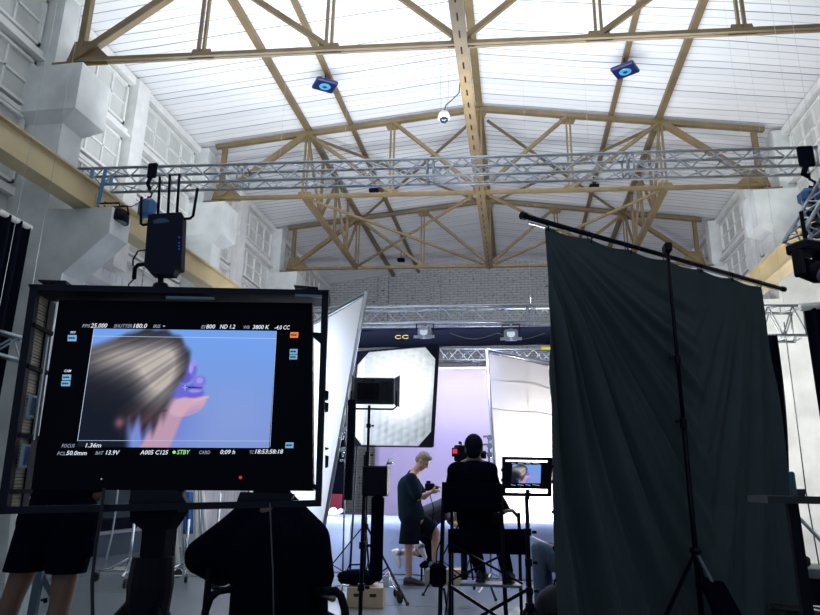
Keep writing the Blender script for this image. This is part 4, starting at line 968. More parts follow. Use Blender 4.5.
# stand of the monitor
c0 = mp(155, 500, -.05)
t = mon; yS = c0.y
Sx = lambda x, y, d=0: at(x, y, yS+d)
MB().slab([Sx(143, 490), Sx(173, 490), Sx(178, 512), Sx(166, 530), Sx(163, 560), Sx(140, 560), Sx(142, 530), Sx(130, 520), Sx(130, 512)], (0, .05, 0)).build('mount_bracket', M_blk2, mon, True)
def tofl(a, b): k = a.z/(b.z-a.z); return a-(b-a)*k
cc = Sx(152, 560, .03); MB().tube([(cc.x, cc.y, 0.06), (cc.x, cc.y, cc.z+.06)], .028, 14).build('stand_column', M_black, mon, True, smooth=True)
MB().lathe((Sx(151, 580, .03).x, cc.y, Sx(151, 585, .03).z), [(.045, -.06), (.05, 0), (.045, .06)], seg=16).build('stand_collar', M_black, mon, True)
MB().tube([Sx(171, 508, .04), Sx(165, 565, .04)], .006, 8).build('steel_rod', M_chrome, mon, True)
MB().tube([Sx(168, 535, .05), Sx(162, 563, .05)], .004, 8).build('steel_rod', M_chrome, mon, True)
for a in (200, 320, 80):
    e = Vector((cc.x+.55*math.cos(math.radians(a)), cc.y+.55*math.sin(math.radians(a)), .02)); s0 = Vector((cc.x, cc.y, Sx(150, 590).z))
    MB().tube([s0, s0.lerp(e, .35)+Vector((0, 0, .12)), e], .018, 10).build('stand_leg', M_black, mon, True, smooth=True)
# cable hanging from the cage
m = MB(); m.tube([mp(104, 488, .01), mp(101, 515, .015), mp(96, 545, .0), mp(92, 580, .01), mp(93, 640, .01), mp(95, 800, .01)], .0035, 6)
tag(m.build('monitor_cable', M_rubber, smooth=True), 'thin black cable hanging below the left part of the big monitor', 'cable')
m = MB(); m.tube([mp(270, 503, .012), mp(271, 530, .014), mp(273, 575, .01), mp(274, 640, .01)], .0017, 6)
tag(m.build('thin_cord', mat('grey_cord', (.10, .09, .11), .7), smooth=True), 'thin pale cord hanging from the cage in front of the seated back', 'cord')

# wireless transmitter on top of the cage
tb = mp(164, 286, -.04)
tr = thing('video_transmitter', 'black wireless video transmitter with five aerials on top of the big monitor cage', 'transmitter', tb)
TP = lambda x, y, off=-.04: mp(x, y, off)
def tq(pts, off, dep, name, m, parent=None): return MB().slab([TP(x, y, off) for x, y in pts], -mn_*dep).build(name, m, parent or tr, True)
tbody = tq([(148, 215), (152, 214), (181, 212), (183, 215), (181, 268), (176, 269), (173, 274), (151, 274), (147, 269), (144, 266)], -.03, .035, 'transmitter_body', mat('transmitter_case', (.004, .006, .022), .55, spec=.2))
tq([(153, 220.5), (160, 218), (166, 218.5), (170, 221.5), (162, 223), (154, 223.5)], -.0295, .001, 'emblem', mat('faint_blue', (.04, .08, .17), .5), tbody)
for y_ in (236.5, 242, 245.2, 248.2): tq([(178.6, y_), (179.8, y_), (179.7, y_+1.4), (178.5, y_+1.4)], -.0295, .001, 'indicator', em('indicator_blue', (30, 60, 190)), tbody)
MB().tube([TP(161, 272, -.045), TP(160.5, 288, -.045)], .007, 12).build('mount_stud', M_black, tr, True, smooth=True)
MB().tube([TP(160.5, 284, -.045), TP(160.5, 288, -.045)], [.016, .02], 14).build('mount_base', M_black, tr, True)
for (xb, yb_, xt, yt_) in ((158, 214, 160, 177), (168, 213, 170, 175), (177, 212, 179.5, 174)):
    MB().tube([TP(xb, yb_, -.045), TP(xt, yt_, -.045)], [.0036, .0034], 8).build('aerial', M_black, tr, True, smooth=True)
MB().tube([TP(150, 224, -.045), TP(143, 225, -.045), TP(141, 224, -.045), TP(141.5, 197, -.045)], .0036, 8).build('aerial', M_black, tr, True, smooth=True)
MB().tube([TP(180, 219, -.045), TP(190, 218.5, -.045), TP(193, 216, -.045), TP(197.5, 188.5, -.045)], .0036, 8).build('aerial', M_black, tr, True, smooth=True)
MB().tube([TP(146, 250, -.05), TP(138, 251, -.05), TP(133, 260, -.05), TP(133, 266, -.05)], .0022, 8).build('cable', M_rubber, tr, True, smooth=True)
MB().tube([TP(146, 264, -.05), TP(138, 265, -.05), TP(135, 268, -.05), TP(134, 279, -.05)], .0052, 8).build('connector', M_black, tr, True, smooth=True)
MB().tube([TP(134, 279, -.05), TP(129, 284, -.05), TP(128, 289, -.05)], .0018, 8).build('cable', M_rubber, tr, True, smooth=True)

# ---- person seated right behind the big monitor, seen from the back
Yf = 2.35
Q = lambda x, y, d=0.0: at(x, y, Yf+d)
t = thing('person', 'person in black seated with back to the camera below the big monitor', 'person', (Q(278, 560).x, Yf+.1, 0))
hc = Q(272, 462, .12); E_, cp, HL, HR = head_parts(hc, (-.12, 1, -.05), (0, .05, 1), 1.0)
nk = Q(272, 497, .08); ls, rs = Q(236, 538, .05), Q(307, 542, .05); mid = Q(279, 560, .05); pv = Q(279, 640, .06)
le, re_ = Q(203, 556, .0), Q(318, 575, .02); lh, rh = Q(222, 574, .30), Q(316, 600, .32)
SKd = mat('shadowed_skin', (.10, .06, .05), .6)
kn = [Vector((pv.x-.10, Yf+.45, pv.z-.06)), Vector((pv.x+.08, Yf+.45, pv.z-.06))]; ft = [Vector((pv.x-.14, Yf+.45, .10)), Vector((pv.x+.14, Yf+.45, .10))]
blob('body', cp+[(nk, hc, .062, .062), (nk, Q(275, 555, .05), .055, .14), (Q(275, 555, .05), mid, .14, .14), (mid, pv, .14, .15), (nk, ls, .045, .07), (nk, rs, .045, .07), (ls, le, .052, .042), (rs, re_, .052, .042), (le, lh, .04, .03), (re_, rh, .04, .03),
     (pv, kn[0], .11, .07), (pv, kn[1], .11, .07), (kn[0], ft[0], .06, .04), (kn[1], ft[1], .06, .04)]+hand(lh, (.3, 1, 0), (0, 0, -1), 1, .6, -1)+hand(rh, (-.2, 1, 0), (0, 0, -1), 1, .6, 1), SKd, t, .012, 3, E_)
blob('jacket', [(Q(272, 512, .07), Q(275, 555, .05), .055, .165), (Q(275, 555, .05), mid, .165, .165), (mid, pv, .165, .18), (nk, ls, .062, .09), (nk, rs, .062, .088), (ls, le, .09, .068), (rs, re_, .088, .06), (le, lh, .066, .05), (re_, rh, .058, .048), (le, mid+Vector((-.07, 0, -.03)), .06, .07)], M_cloth, t, .014, 4)
blob('trousers', [(pv, kn[0], .17, .08), (pv, kn[1], .16, .08), (kn[0], ft[0], .08, .06), (kn[1], ft[1], .08, .06)], M_cloth, t, .016, 3)
blob('hair', [(HL(0, -.04, -.02), nk+Vector((0, .0, .02)), .075, .07)], M_dhair, t, .01, 3, [(HL(0, -.015, .035), (.086, .104, .102), HR)])
for f_ in ft: shoe('shoe', f_+Vector((0, -.07, -.098)), f_+Vector((.0, .20, -.098)), M_shoe, t, M_shoe, .046)
sc_ = thing('folding_chair', 'black folding armchair under the person seated below the big monitor', 'chair', (pv.x, Yf+.15, 0))
zs = pv.z-.20
MB().cbox((pv.x-.02, Yf+.2, zs-.02), (.46, .44, .03), .01).build('seat', M_cloth, sc_, True)
xa, xb = Q(203, 590, .05).x-.01, Q(330, 590, .05).x
za, zb2 = Q(207, 592, .05).z, Q(338, 594, .05).z
for xx, zz, sg in ((xa, za, 1), (xb, za, -1)):
    pth = [(203, 640), (205, 612), (210, 598), (218, 591), (232, 589)] if sg == 1 else [(346, 640), (345, 610), (341, 596), (336, 591), (318, 591)]
    MB().tube([Q(x_, y_, -.05) for x_, y_ in pth]+[Vector((pv.x-sg*.15, Yf+.2, Q(0, 589, -.05).z-.02))], .014, 10).build('armrest', M_black, sc_, True, smooth=True)
    xx = Q(203 if sg == 1 else 346, 640, -.05).x
    MB().tube([(xx, Yf-.05, 0), (xx, Yf-.05, Q(0, 560 if sg == 1 else 632, -.05).z)], .013, 8).build('rear_leg', M_black, sc_, True)
    MB().tube([(xx+sg*.05, Yf+.40, 0), (xx+sg*.05, Yf+.40, zs)], .014, 8).build('front_leg', M_black, sc_, True)
    MB().tube([(xx, Yf-.05, zs-.02), (xx+sg*.05, Yf+.4, zs-.02)], .012, 8).build('side_rail', M_black, sc_, True)
MB().tube([(xa, Yf-.05, .12), (xb, Yf-.05, .12)], .012, 8).build('cross_rail', M_black, sc_, True)

# ---- standing person in shorts behind the left end of the monitor
Yl = 3.7
Q = lambda x, y, d=0.0: at(x, y, Yl+d)
t = thing('person', 'standing person in black top and shorts behind the left end of the big monitor', 'person', (Q(55, 560).x, Yl, 0))
X0 = Q(60, 520).x; xf = Q(15, 615).x
hip = Vector((X0, Yl, Q(58, 515).z)); hc = Vector((X0+.02, Yl+.05, 1.66))
E_, cp, HL, HR = head_parts(hc, (.3, .9, -.2), (0, 0, 1)); nk = Vector((X0, Yl, 1.48)); ls, rs = Vector((X0-.19, Yl, 1.42)), Vector((X0+.19, Yl, 1.42))
le, re_ = Vector((X0-.24, Yl+.08, 1.16)), Q(97, 494, .05); lh, rh = Vector((X0-.12, Yl+.3, 1.22)), Vector((X0+.02, Yl+.32, 1.24))
h1, h2 = hip+Vector((-.10, 0, -.03)), hip+Vector((.10, 0, -.03)); k1, k2 = Q(15, 592), Q(61, 600); 
f1 = Vector((k1.x-.14, Yl, .09)); f2 = Vector((k2.x-.03, Yl-.02, .09))
blob('body', cp+[(nk, hc, .06, .058), (nk, Vector((X0, Yl, 1.3)), .08, .15), (Vector((X0, Yl, 1.3)), hip, .15, .14), (nk, ls, .06, .065), (nk, rs, .06, .065), (ls, le, .052, .042), (rs, re_, .052, .042), (le, lh, .04, .028), (re_, rh, .04, .028),
     (hip, h1, .12, .11), (hip, h2, .12, .11), (h1, k1, .095, .062), (h2, k2, .095, .062), (k1, k1.lerp(f1, .35), .06, .062), (k1.lerp(f1, .35), f1, .062, .04), (k2, k2.lerp(f2, .35), .06, .062), (k2.lerp(f2, .35), f2, .062, .04)]+hand(lh, (1, .2, 0), (0, 1, -.3), 1, .6, 1)+hand(rh, (-1, .2, .1), (0, 1, -.3), 1, .6, -1),
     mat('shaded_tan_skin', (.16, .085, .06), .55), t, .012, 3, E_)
blob('shirt', [(nk-Vector((0, 0, .05)), Vector((X0, Yl, 1.3)), .11, .18), (Vector((X0, Yl, 1.3)), hip, .18, .175), (nk-Vector((0, 0, .04)), ls, .08, .09), (nk-Vector((0, 0, .04)), rs, .08, .09), (ls, ls.lerp(le, .8), .085, .075), (rs, rs.lerp(re_, .7), .085, .075)], M_cloth, t, .014, 4)
blob('shorts', [(hip+Vector((0, 0, .04)), h1, .175, .155), (hip+Vector((0, 0, .04)), h2, .175, .155), (h1, h1.lerp(k1, 1.0), .145, .10), (h2, h2.lerp(k2, 1.0), .14, .10)], M_cloth, t, .014, 4, cuts=((Q(58, 572), (0, 0, -1)),))
MB().cbox(Q(89, 547), (.07, .10, .13), .03).build('pocket', M_cloth, t, True)
blob('hair', [], M_dhair, t, .01, 3, [(HL(0, -.015, .035), (.086, .104, .102), HR)])
for f_ in (f1, f2): shoe('shoe', f_+Vector((-.01, -.08, -.088)), f_+Vector((.03, .18, -.088)), M_shoe, t, M_shoe, .046)
# dark blue wood leg of an easel between the legs
a_, b_ = at(49, 560, 4.1), at(36, 615, 4.1)
eb = tofl(b_, a_)
t = thing('easel_stand', 'grey blue stand leg with thumb screw seen between the legs of the person in shorts', 'stand', eb)
m_e = mat('grey_blue_metal', (.06, .10, .14), .5)
MB().bar(eb, at(53, 500, 4.1), .055, .03).build('post', m_e, t, True)
e2 = Vector((eb.x-.25, eb.y+.3, .015)); MB().bar(e2, eb.lerp(at(53, 500, 4.1), .6), .03).build('leg', m_e, t, True)
e3 = Vector((eb.x+.28, eb.y+.3, .015)); MB().bar(e3, eb.lerp(at(53, 500, 4.1), .6), .03).build('leg', m_e, t, True)
m = MB(); m.tube([at(42, 600, 4.08), at(46, 600, 4.06)], .010, 8); m.tube([at(45.5, 598, 4.06), at(45.5, 603, 4.06)], .012, 8); m.build('thumb_screw', M_black, t, True)

# ================================================================ GREY CURTAIN ON CROSSBAR
zc = 3.58
A, B = atz(524, 216, zc), atz(783, 289, zc)
cst = atz(668, 252, zc)
dirc = (B-A).normalized(); nc = Vector((dirc.y, -dirc.x, 0))
sb = Vector((at(667.5, 252, cst.y-.10).x, cst.y-.10, 0))
t = thing('curtain_stand', 'black stand with a slanting crossbar carrying the big grey green curtain', 'stand', sb)
cb = MB().tube([A, B], .024, 12).build('crossbar', M_black, t, True, smooth=True)
MB().tube([A-dirc*.03, A+dirc*.02], .036, 12).build('end_cap', M_black, cb, True)
MB().tube([B-dirc*.02, B+dirc*.03], .032, 12).build('end_cap', M_black, cb, True)
MB().tube([A+dirc*.05+Vector((0, 0, -.045)), A+dirc*.38+Vector((0, 0, -.045))], .016, 10).build('inner_tube', M_chrome, cb, True)
MB().tube([A+dirc*2.2+Vector((0, 0, -.04)), B-dirc*.1+Vector((0, 0, -.03))], .009, 10).build('inner_tube', M_chrome, cb, True)
hub = at(692, 551, sb.y).z
MB().tube([(sb.x, sb.y, .1), (sb.x, sb.y, 1.9)], .024, 12).build('lower_pole', M_black, t, True, smooth=True)
MB().tube([(sb.x, sb.y, 1.85), (sb.x, sb.y, zc+.02)], .019, 12).build('upper_pole', M_black, t, True, smooth=True)
for z in (1.85, 2.45): m = MB(); m.lathe((sb.x, sb.y, z), [(.032, -.04), (.034, .04)], seg=12); m.cbox((sb.x-.05, sb.y, z+.02), (.05, .02, .03), .004); m.build('collar', M_black, t, True)
m = MB(); m.cbox((sb.x, sb.y-.0, zc), (.07, .16, .10), .015); m.build('head_clamp', M_black, t, True)
m = MB(); m.lathe((sb.x, sb.y, hub), [(.035, -.03), (.06, 0), (.035, .03)], seg=12); m.build('leg_hub', M_black, t, True)
feet = [atz(634, 614), atz(722, 625), Vector((sb.x+.25, sb.y+.0, 0))]
legs = [Vector((atz(632, 625).x, sb.y-.35, .015)), Vector((atz(728, 640).x, sb.y-.45, .015)), Vector((sb.x+.08, sb.y-.75, .015))]
for L_ in legs[:2]+[Vector((sb.x+.1, sb.y+.0, .015))]:
    if L_.y == sb.y: L_ = Vector((sb.x+.12, sb.y-.08, .015))
    lg = MB().bar((sb.x, sb.y, hub), L_, .028, .018).build('leg', M_black if L_ is not legs[1] else mat('worn_grey_metal', (.10, .13, .16)), t, True)
    MB().cbox(L_, (.05, .05, .03), .006).build('rubber_foot', M_rubber, lg, True)
bagp = Vector((sb.x, sb.y, hub)).lerp(legs[1], .52)+Vector((0, -.03, 0))
t = thing('sandbag', 'black sandbag slung over the right leg of the curtain stand', 'sandbag', bagp)
dl = (legs[1]-Vector((sb.x, sb.y, hub))).normalized(); R_ = dl.to_track_quat('-Z', 'Y').to_matrix().to_4x4()
for s_, nm in ((-1, 'left'), (1, 'right')):
    m = MB(); m.M = R_; m.cbox((s_*.055, -.02, 0), (.13, .10, .38), .035); m.build('bag_pouch', M_cloth, t)
m = MB(); m.M = R_; m.cbox((0, -.05, .21), (.09, .03, .06), .01); m.build('bag_handle', M_cloth, t)
# curtain
c0, c1 = atz(546, 222.5, zc), atz(761, 283, zc)
Lc = (c1-c0).length
rnd = random.Random(3)
def curt(u, v):
    # u along the bar, v 0 at the top .. 1 near the floor
    x = u*Lc; z = (1-v)*(zc-.06)+.02
    dz = v*3.5
    th = math.atan2(x+.12, dz+.10)                 # fan from the upper left corner
    a = smooth_(0, .25, v)*(1-smooth_(.50, .66, u))
    d = a*(.050*math.sin(th*34)+.034*math.sin(th*57+1.3+2*v)+.024*math.sin(th*96+2))*min(1, .35+dz*.5)*(.6+.9*math.exp(-u*3))
    th2 = math.atan2(Lc-x+.35, dz+1.6)
    b = smooth_(.50, .70, u)
    d += b*(.034*math.sin(th2*60+.6)+.022*math.sin(th2*113+v))*smooth_(.05, .6, v)*(1.0)
    sag = (.10*math.exp(-((u-.36)/.17)**2)*math.exp(-((v-.42)/.20)**2))
    d += .022*math.sin(10*v-7*u)*math.exp(-((u-.3)/.2)**2)*smooth_(.1, .3, v)
    d *= smooth_(0, .035, u)*.9+.1
    d += -.05*sag + .010*math.sin(u*13)*math.sin(v*9)
    top = .03*abs(math.sin(u*PI*6))*(1-v)**8
    w_ = x + (.02*math.sin(v*7)-.02)*(1-u) + .30*smooth_(.2, 1, v)*(u-.30)*.35
    p = c0+dirc*w_-nc*(-d+.0)
    return (p.x, p.y, z-top)
def smooth_(a, b, x): t_ = min(1, max(0, (x-a)/(b-a))); return t_*t_*(3-2*t_)
cur = sheet('curtain', M_curt, curt, 300, 150, None)
tag(cur, 'huge slate grey curtain with radiating folds hung from the slanting crossbar', 'curtain')
for k in range(7):
    p = c0.lerp(c1, (k+.02)/6.1); m = MB()
    m.tube([p+Vector((0, 0, -.09))+nc*.012, p+nc*.035+Vector((0, 0, 0)), p+Vector((0, 0, .032)), p-nc*.035, p+Vector((0, 0, -.06))-nc*.008], .005, 6)
    m.build('curtain_tie', M_black, cur, smooth=True)

# ================================================================ SMALL MONITOR ON STAND
Ysm = 5.1
R3 = lambda x, y, d=0: at(x, y, Ysm+d)
sp = R3(527.5, 520); 
st = stand('monitor_stand', 'black pole stand carrying the small monitor beside the tall chair', sp.x, Ysm+.06, .42, R3(527, 497).z, .42, (100, 215, 335), M_black, .016, .1, (R3(0, 545).z, R3(0, 518).z, R3(0, 570).z), None)
sm = thing('small_monitor', 'small caged black monitor on a stand repeating the blue hair picture', 'monitor', (sp.x, Ysm, R3(527, 497).z))
def q4(x0, y0, x1, y1, dd, dep, name, m, parent=None): return MB().slab([R3(x0, y0, dd), R3(x1, y0+.9, dd), R3(x1, y1+.9, dd), R3(x0, y1, dd)], (0, dep, 0)).build(name, m, parent or sm, True)
q4(502, 456.5, 552, 459.5, 0, .05, 'cage_bar', M_blk2); q4(502, 492.5, 551, 496, 0, .05, 'cage_bar', M_blk2)
q4(502, 457, 505.5, 495, 0, .05, 'cage_bar', M_blk2); q4(547.5, 457, 552, 496, 0, .05, 'cage_bar', M_blk2)
bd2 = q4(504, 461.5, 549, 488.5, .01, .04, 'monitor_body', M_blk2)
TLs, TRs, BRs, BLs = R3(512.5, 464.5, .006), R3(541, 465, .006), R3(540.5, 483.3, .006), R3(511, 483, .006)
feed_mesh('screen_picture', (TLs, TRs, BRs, BLs), 70, 45, sm)
for k, (x0, x1) in enumerate(((511.5, 516), (518, 524), (526, 531), (533, 540))): q4(x0, 462.9, x1, 463.6, .0055, .001, 'screen_caption', G_txt, bd2); q4(x0-.5, 484.2, x1-.5, 484.9, .0055, .001, 'screen_caption', G_txt, bd2)
MB().tube([R3(528, 490, .04), R3(527.5, 499, .06)], .018, 10).build('mount', M_black, sm, True)
for y_ in (470, 480): MB().tube([R3(501, y_), R3(502.3, y_)], .012, 8).build('side_knob', M_black, sm, True)
for y_ in (466, 482): MB().tube([R3(551.5, y_), R3(553.5, y_)], .014, 8).build('side_knob', M_black, sm, True)

# ---- seated person half hidden by the curtain
Yr = 7.3
Q = lambda x, y, d=0.0: at(x, y, Yr+d)
t = thing('person', 'seated person in blue jeans half hidden behind the left edge of the grey curtain', 'person', (Q(580, 560).x, Yr, 0))
pv = Q(578, 572); nk = Q(580, 512); hc = Q(574, 494); kn1, kn2 = Q(539, 549, -.1), Q(543, 555, .12); f1, f2 = Vector((Q(540, 600).x, Yr-.12, .09)), Vector((Q(549, 600).x, Yr+.14, .09))
E_, cp, HL, HR = head_parts(hc, (-1, -.1, -.5), (-.4, 0, 1))
sl, sr = Q(574, 522, -.17), Q(577, 522, .17); el, er = Q(566, 552, -.2), Q(566, 550, .2); hl, hr = Q(549, 546, -.06), Q(550, 545, .08)
blob('body', cp+[(nk, hc, .06, .055), (nk, Q(581, 535), .08, .15), (Q(581, 535), pv, .15, .15), (nk, sl, .06, .065), (nk, sr, .06, .065), (sl, el, .05, .04), (el, hl, .04, .026), (sr, er, .05, .04), (er, hr, .04, .026),
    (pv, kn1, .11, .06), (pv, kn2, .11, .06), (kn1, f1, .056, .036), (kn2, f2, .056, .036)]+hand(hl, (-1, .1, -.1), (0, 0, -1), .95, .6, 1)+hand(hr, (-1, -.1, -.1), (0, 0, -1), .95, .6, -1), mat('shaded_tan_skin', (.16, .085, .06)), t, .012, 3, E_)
blob('jumper', [(nk-Vector((0, 0, .04)), Q(581, 535), .12, .19), (Q(581, 535), pv, .19, .18), (sl, el, .08, .065), (sr, er, .08, .065), (el, el.lerp(hl, .5), .06, .05), (er, er.lerp(hr, .5), .06, .05)], M_cloth, t, .014, 4)
blob('jeans', [(pv, kn1, .15, .085), (pv, kn2, .15, .085), (kn1, f1, .082, .06), (kn2, f2, .082, .06)], M_denim, t, .014, 4)
blob('hair', [], M_dhair, t, .01, 3, [(HL(0, -.015, .035), (.086, .104, .102), HR)])
for f_ in (f1, f2): shoe('shoe', f_+Vector((.07, 0, -.088)), f_+Vector((-.19, 0, -.088)), M_shoe, t, M_white, .046)
pp = Q(543, 545); o = MB().cbox((0, 0, 0), (.24, .18, .012)).build('notebook', M_white); o.matrix_world = Matrix.Translation(pp+Vector((0, 0, .03))) @ Matrix.Rotation(math.radians(24), 4, 'Y'); WM[o.name] = o.matrix_world.copy(); tag(o, 'white sheets resting on the knees of the person in jeans', 'paper')
t = thing('folding_chair', 'low black chair under the person in jeans beside the grey curtain', 'chair', (pv.x, Yr, 0))
zq = pv.z-.17
MB().cbox((pv.x-.05, Yr, zq), (.50, .48, .04), .012).build('seat', M_cloth, t, True)
for a in (-.27, .2):
    for b in (-.23, .23): MB().tube([(pv.x+a, Yr+b, 0), (pv.x+a, Yr+b, zq)], .014, 8).build('leg', M_black, t, True)
MB().bar((pv.x+.22, Yr-.23, zq), (pv.x+.26, Yr-.23, zq+.45), .02).build('back_post', M_black, t, True); MB().bar((pv.x+.22, Yr+.23, zq), (pv.x+.26, Yr+.23, zq+.45), .02).build('back_post', M_black, t, True)
MB().box((pv.x+.23, Yr-.24, zq+.2), (pv.x+.25, Yr+.24, zq+.45)).build('backrest', M_cloth, t, True)
c_ = atz(541, 606); t = thing('rucksack', 'dark rucksack on the floor by the foot of the curtain', 'bag', (c_.x+.12, 6.3, 0))
m = MB(); m.ell((0, 0, .22), (.22, .16, .22), 18, 12); m.cbox((0, 0, .12), (.38, .26, .22), .06); m.build('bag_body', mat('charcoal_nylon', (.012, .015, .022), .8, bump=.3, bscale=12), t, smooth=True)
m = MB(); m.cbox((-.02, -.17, .14), (.24, .08, .16), .03); m.build('front_pocket', M_cloth, t)
m = MB(); m.tube([(-.05, -.02, .42), (-.03, -.03, .48), (.04, -.03, .48), (.06, -.02, .42)], .009, 6); m.build('handle', M_cloth, t)
# bracket by the curtain edge
p = at(557, 512, 6.2); t = thing('arm_bracket', 'small dark arm clamped to a pole behind the curtain edge', 'bracket', (p.x+.12, 6.2, 0))
MB().cbox((p.x, 6.2, p.z), (.10, .05, .03), .004).build('plate', M_black, t, True); MB().tube([(p.x+.10, 6.2, 0), (p.x+.10, 6.2, p.z+.1)], .014, 8).build('pole', M_black, t, True)

# ================================================================ THINGS HANGING FROM THE ROOF
def panel_lamp(px, py, label, rz):
    p = atz(px, py, 9.02); zz = zroof(p.x)+.03; t = thing('panel_lamp', label, 'lamp', (p.x, p.y, zz), 0, 'blue panel lamps under the roof')
    m = MB(); m.M = Matrix.Translation((0, 0, p.z-zz)) @ Matrix.Rotation(rz, 4, 'Z') @ Matrix.Rotation(math.radians(2), 4, 'X'); MM = m.M.copy()
    m.cbox((0, 0, 0), (.44, .40, .08), .02); m.build('housing', mat('deep_blue_paint', (.003, .010, .075), .35), t)
    m = MB(); m.M = MM; m.lathe((0, 0, -.035), [(.12, 0), (.11, -.012), (.0, -.014)], seg=24); m.build('lens', mat('cyan_lens', (.05, .25, .42), .2, emit=(.08, .30, .5), estr=.3), t)
    m = MB(); m.M = MM; m.lathe((0, 0, -.048), [(.045, 0), (.04, -.006), (.0, -.007)], seg=20); m.build('lens_core', mat('dark_core', (.01, .03, .08), .3), t)
    m = MB(); m.tube([(0, 0, p.z-zz+.02), (0, 0, 0)], .02, 8); m.tube([(-.09, 0, p.z-zz+.09), (.09, 0, p.z-zz+.09)], .02, 8); m.build('bracket', M_rubber, t)
panel_lamp(325, 85, 'small square blue lamp with a round lens under the roof left of the ridge', .6)
panel_lamp(625, 70, 'small square blue lamp with a round lens under the roof right of the ridge', -.5)
def dome():
    p = at(444, 118, 9.6); t = thing('dome_camera', 'white dome camera dangling on a black cord beside the ridge beam', 'camera', p)
    MB().lathe((0, 0, 0), [(.02, .12), (.075, .10), (.10, .03), (.105, .0), (.09, -.015)], seg=24).build('housing', M_white, t, smooth=True)
    MB().lathe((0, 0, 0), [(.075, -.01), (.07, -.04), (.045, -.075), (.0, -.088)], seg=24).build('dome', mat('dark_dome', (.01, .015, .04), .1), t, smooth=True)
    e = at(461, 58, 9.3)-p; pts = [at(x, y, 9.6)-p for x, y in ((444, 112), (446, 105), (452, 100), (459, 93), (460, 82), (459, 68))]+[Vector((CX-.1, 9.5, ZC))-p]
    MB().tube(pts, .009, 6).build('cord', M_rubber, t, smooth=True)
    for dx in (-.05, .06): MB().tube([(dx, 0, .10), (dx*2, .02, zroof(p.x)+.15-p.z)], .002, 4).build('wire', M_rubber, t)
dome()
def ceiling_speaker(px, py, Y, zt, label):
    p = atz(px, py, zt-.25); zt = zroof(p.x)+.1; t = thing('roof_speaker', label, 'speaker', (p.x, p.y, zt), 0, 'small dark roof speakers')
    m = MB(); m.cbox((0, 0, p.z-zt), (.26, .2, .11), .02); m.build('housing', M_navy, t); MB().tube([(0, 0, p.z-zt), (0, 0, 0)], .012, 6).build('hanger', M_black, t)
ceiling_speaker(374, 191, 13.6, 9.3, 'small dark box hung under the roof just left of the ridge near the middle truss')
ceiling_speaker(594, 187, 13.9, 9.3, 'small dark box hung under the roof right of the ridge near the middle truss')
ceiling_speaker(401, 260, 18.0, 9.2, 'small dark box hung under the roof at the far truss')

# hoists and lamp on the left
def hoist(label, px, Yh, ptop, phook, pbot, s=1.0):
    a = at(px, ptop, Yh); t = thing('chain_hoist', label, 'hoist', a, 0, 'blue chain hoists')
    b = at(px, phook, Yh); c_ = at(px, pbot, Yh)
    m = MB(); m.cbox((0, 0, -.08), (.16*s, .05, .26), .02); m.build('strap', M_navy, t)
    m = MB(); m.tube([(0, 0, -.15), (-.05*s, 0, -.3), (.0, 0, b.z-a.z+.12)], .03*s, 8); m.build('sling', M_navy, t, smooth=True)
    m = MB(); m.tube([(0, 0, b.z-a.z+.14), (0, 0, b.z-a.z+.08), (.045*s, 0, b.z-a.z+.04), (.03*s, 0, b.z-a.z-.02), (-.02*s, 0, b.z-a.z-.01)], .014*s, 8); m.build('hook', M_black, t, smooth=True)
    m = MB(); zc_ = (b.z+c_.z)/2-a.z-.02; m.cbox((0, 0, zc_), (.26*s, .18*s, (b.z-c_.z)*.8), .05*s); m.build('motor', M_blue, t)
    return t, a, c_
tb_, ta, tc_ = hoist('blue chain hoist hooked to the long truss above the transmitter', 153, 8.4, 166, 196, 218)
m = MB(); z0 = tc_.z+.12; k = 0
while z0 > 3.2 and k < 40:
    m.tube([(tc_.x-.04, tc_.y, z0), (tc_.x-.04, tc_.y, z0-.045)], .009 if k % 2 else .014, 6); z0 -= .05; k += 1
tag(m.build('hoist_chain', M_chrome), 'steel chain falling from the left blue hoist behind the transmitter', 'chain')
p = at(119, 213, 8.0)
t = thing('par_lamp', 'black round spotlight hung beside the left corbel with its face down', 'lamp', (p.x, p.y, p.z))
m = MB(); m.lathe((0, 0, -.05), [(.09, .10), (.14, .06), (.15, -.02), (.15, -.10)], (0, 0, 1), 22); m.build('housing', M_black, t, smooth=True)
m = MB(); m.lathe((0, 0, -.14), [(.135, 0), (.12, -.02), (0, -.022)], (0, 0, 1), 22); m.build('lens', mat('ribbed_glass', (.10, .12, .15), .3, bump=.6, bscale=80), t)
m = MB(); m.tube([(-.16, 0, -.04), (-.12, 0, .10), (.12, 0, .10), (.16, 0, -.04)], .014, 8); m.build('yoke', M_black, t, smooth=True)
m = MB(); m.tube([(0, 0, .10), (-.02, 0, .16), (-.36, 0, .17)], .014, 8); m.build('arm', M_black, t, smooth=True)
m = MB(); m.tube([(.02, 0, .12), (.2, -.02, .08), (.42, .05, .25), (.5, .2, .6)], .007, 6); m.build('cable', M_rubber, t, smooth=True)
for k, (x0, y0, x1, y1) in enumerate(((106, 168, 98, 204), (93, 168, 91, 178), (112, 176, 110, 185))):
    m = MB(); m.bar(at(x0, y0, 7.9), at(x1, y1, 7.7), .05, .012); tag(m.build('blue_strap', mat('blue_webbing', (.05, .16, .30), .8)), ('long blue webbing strap looped over the left crane girder', 'short blue webbing strap at the left end of the long truss', 'short blue webbing strap beside the left hanging spotlight')[k], 'strap', 'blue straps at the left crane girder')
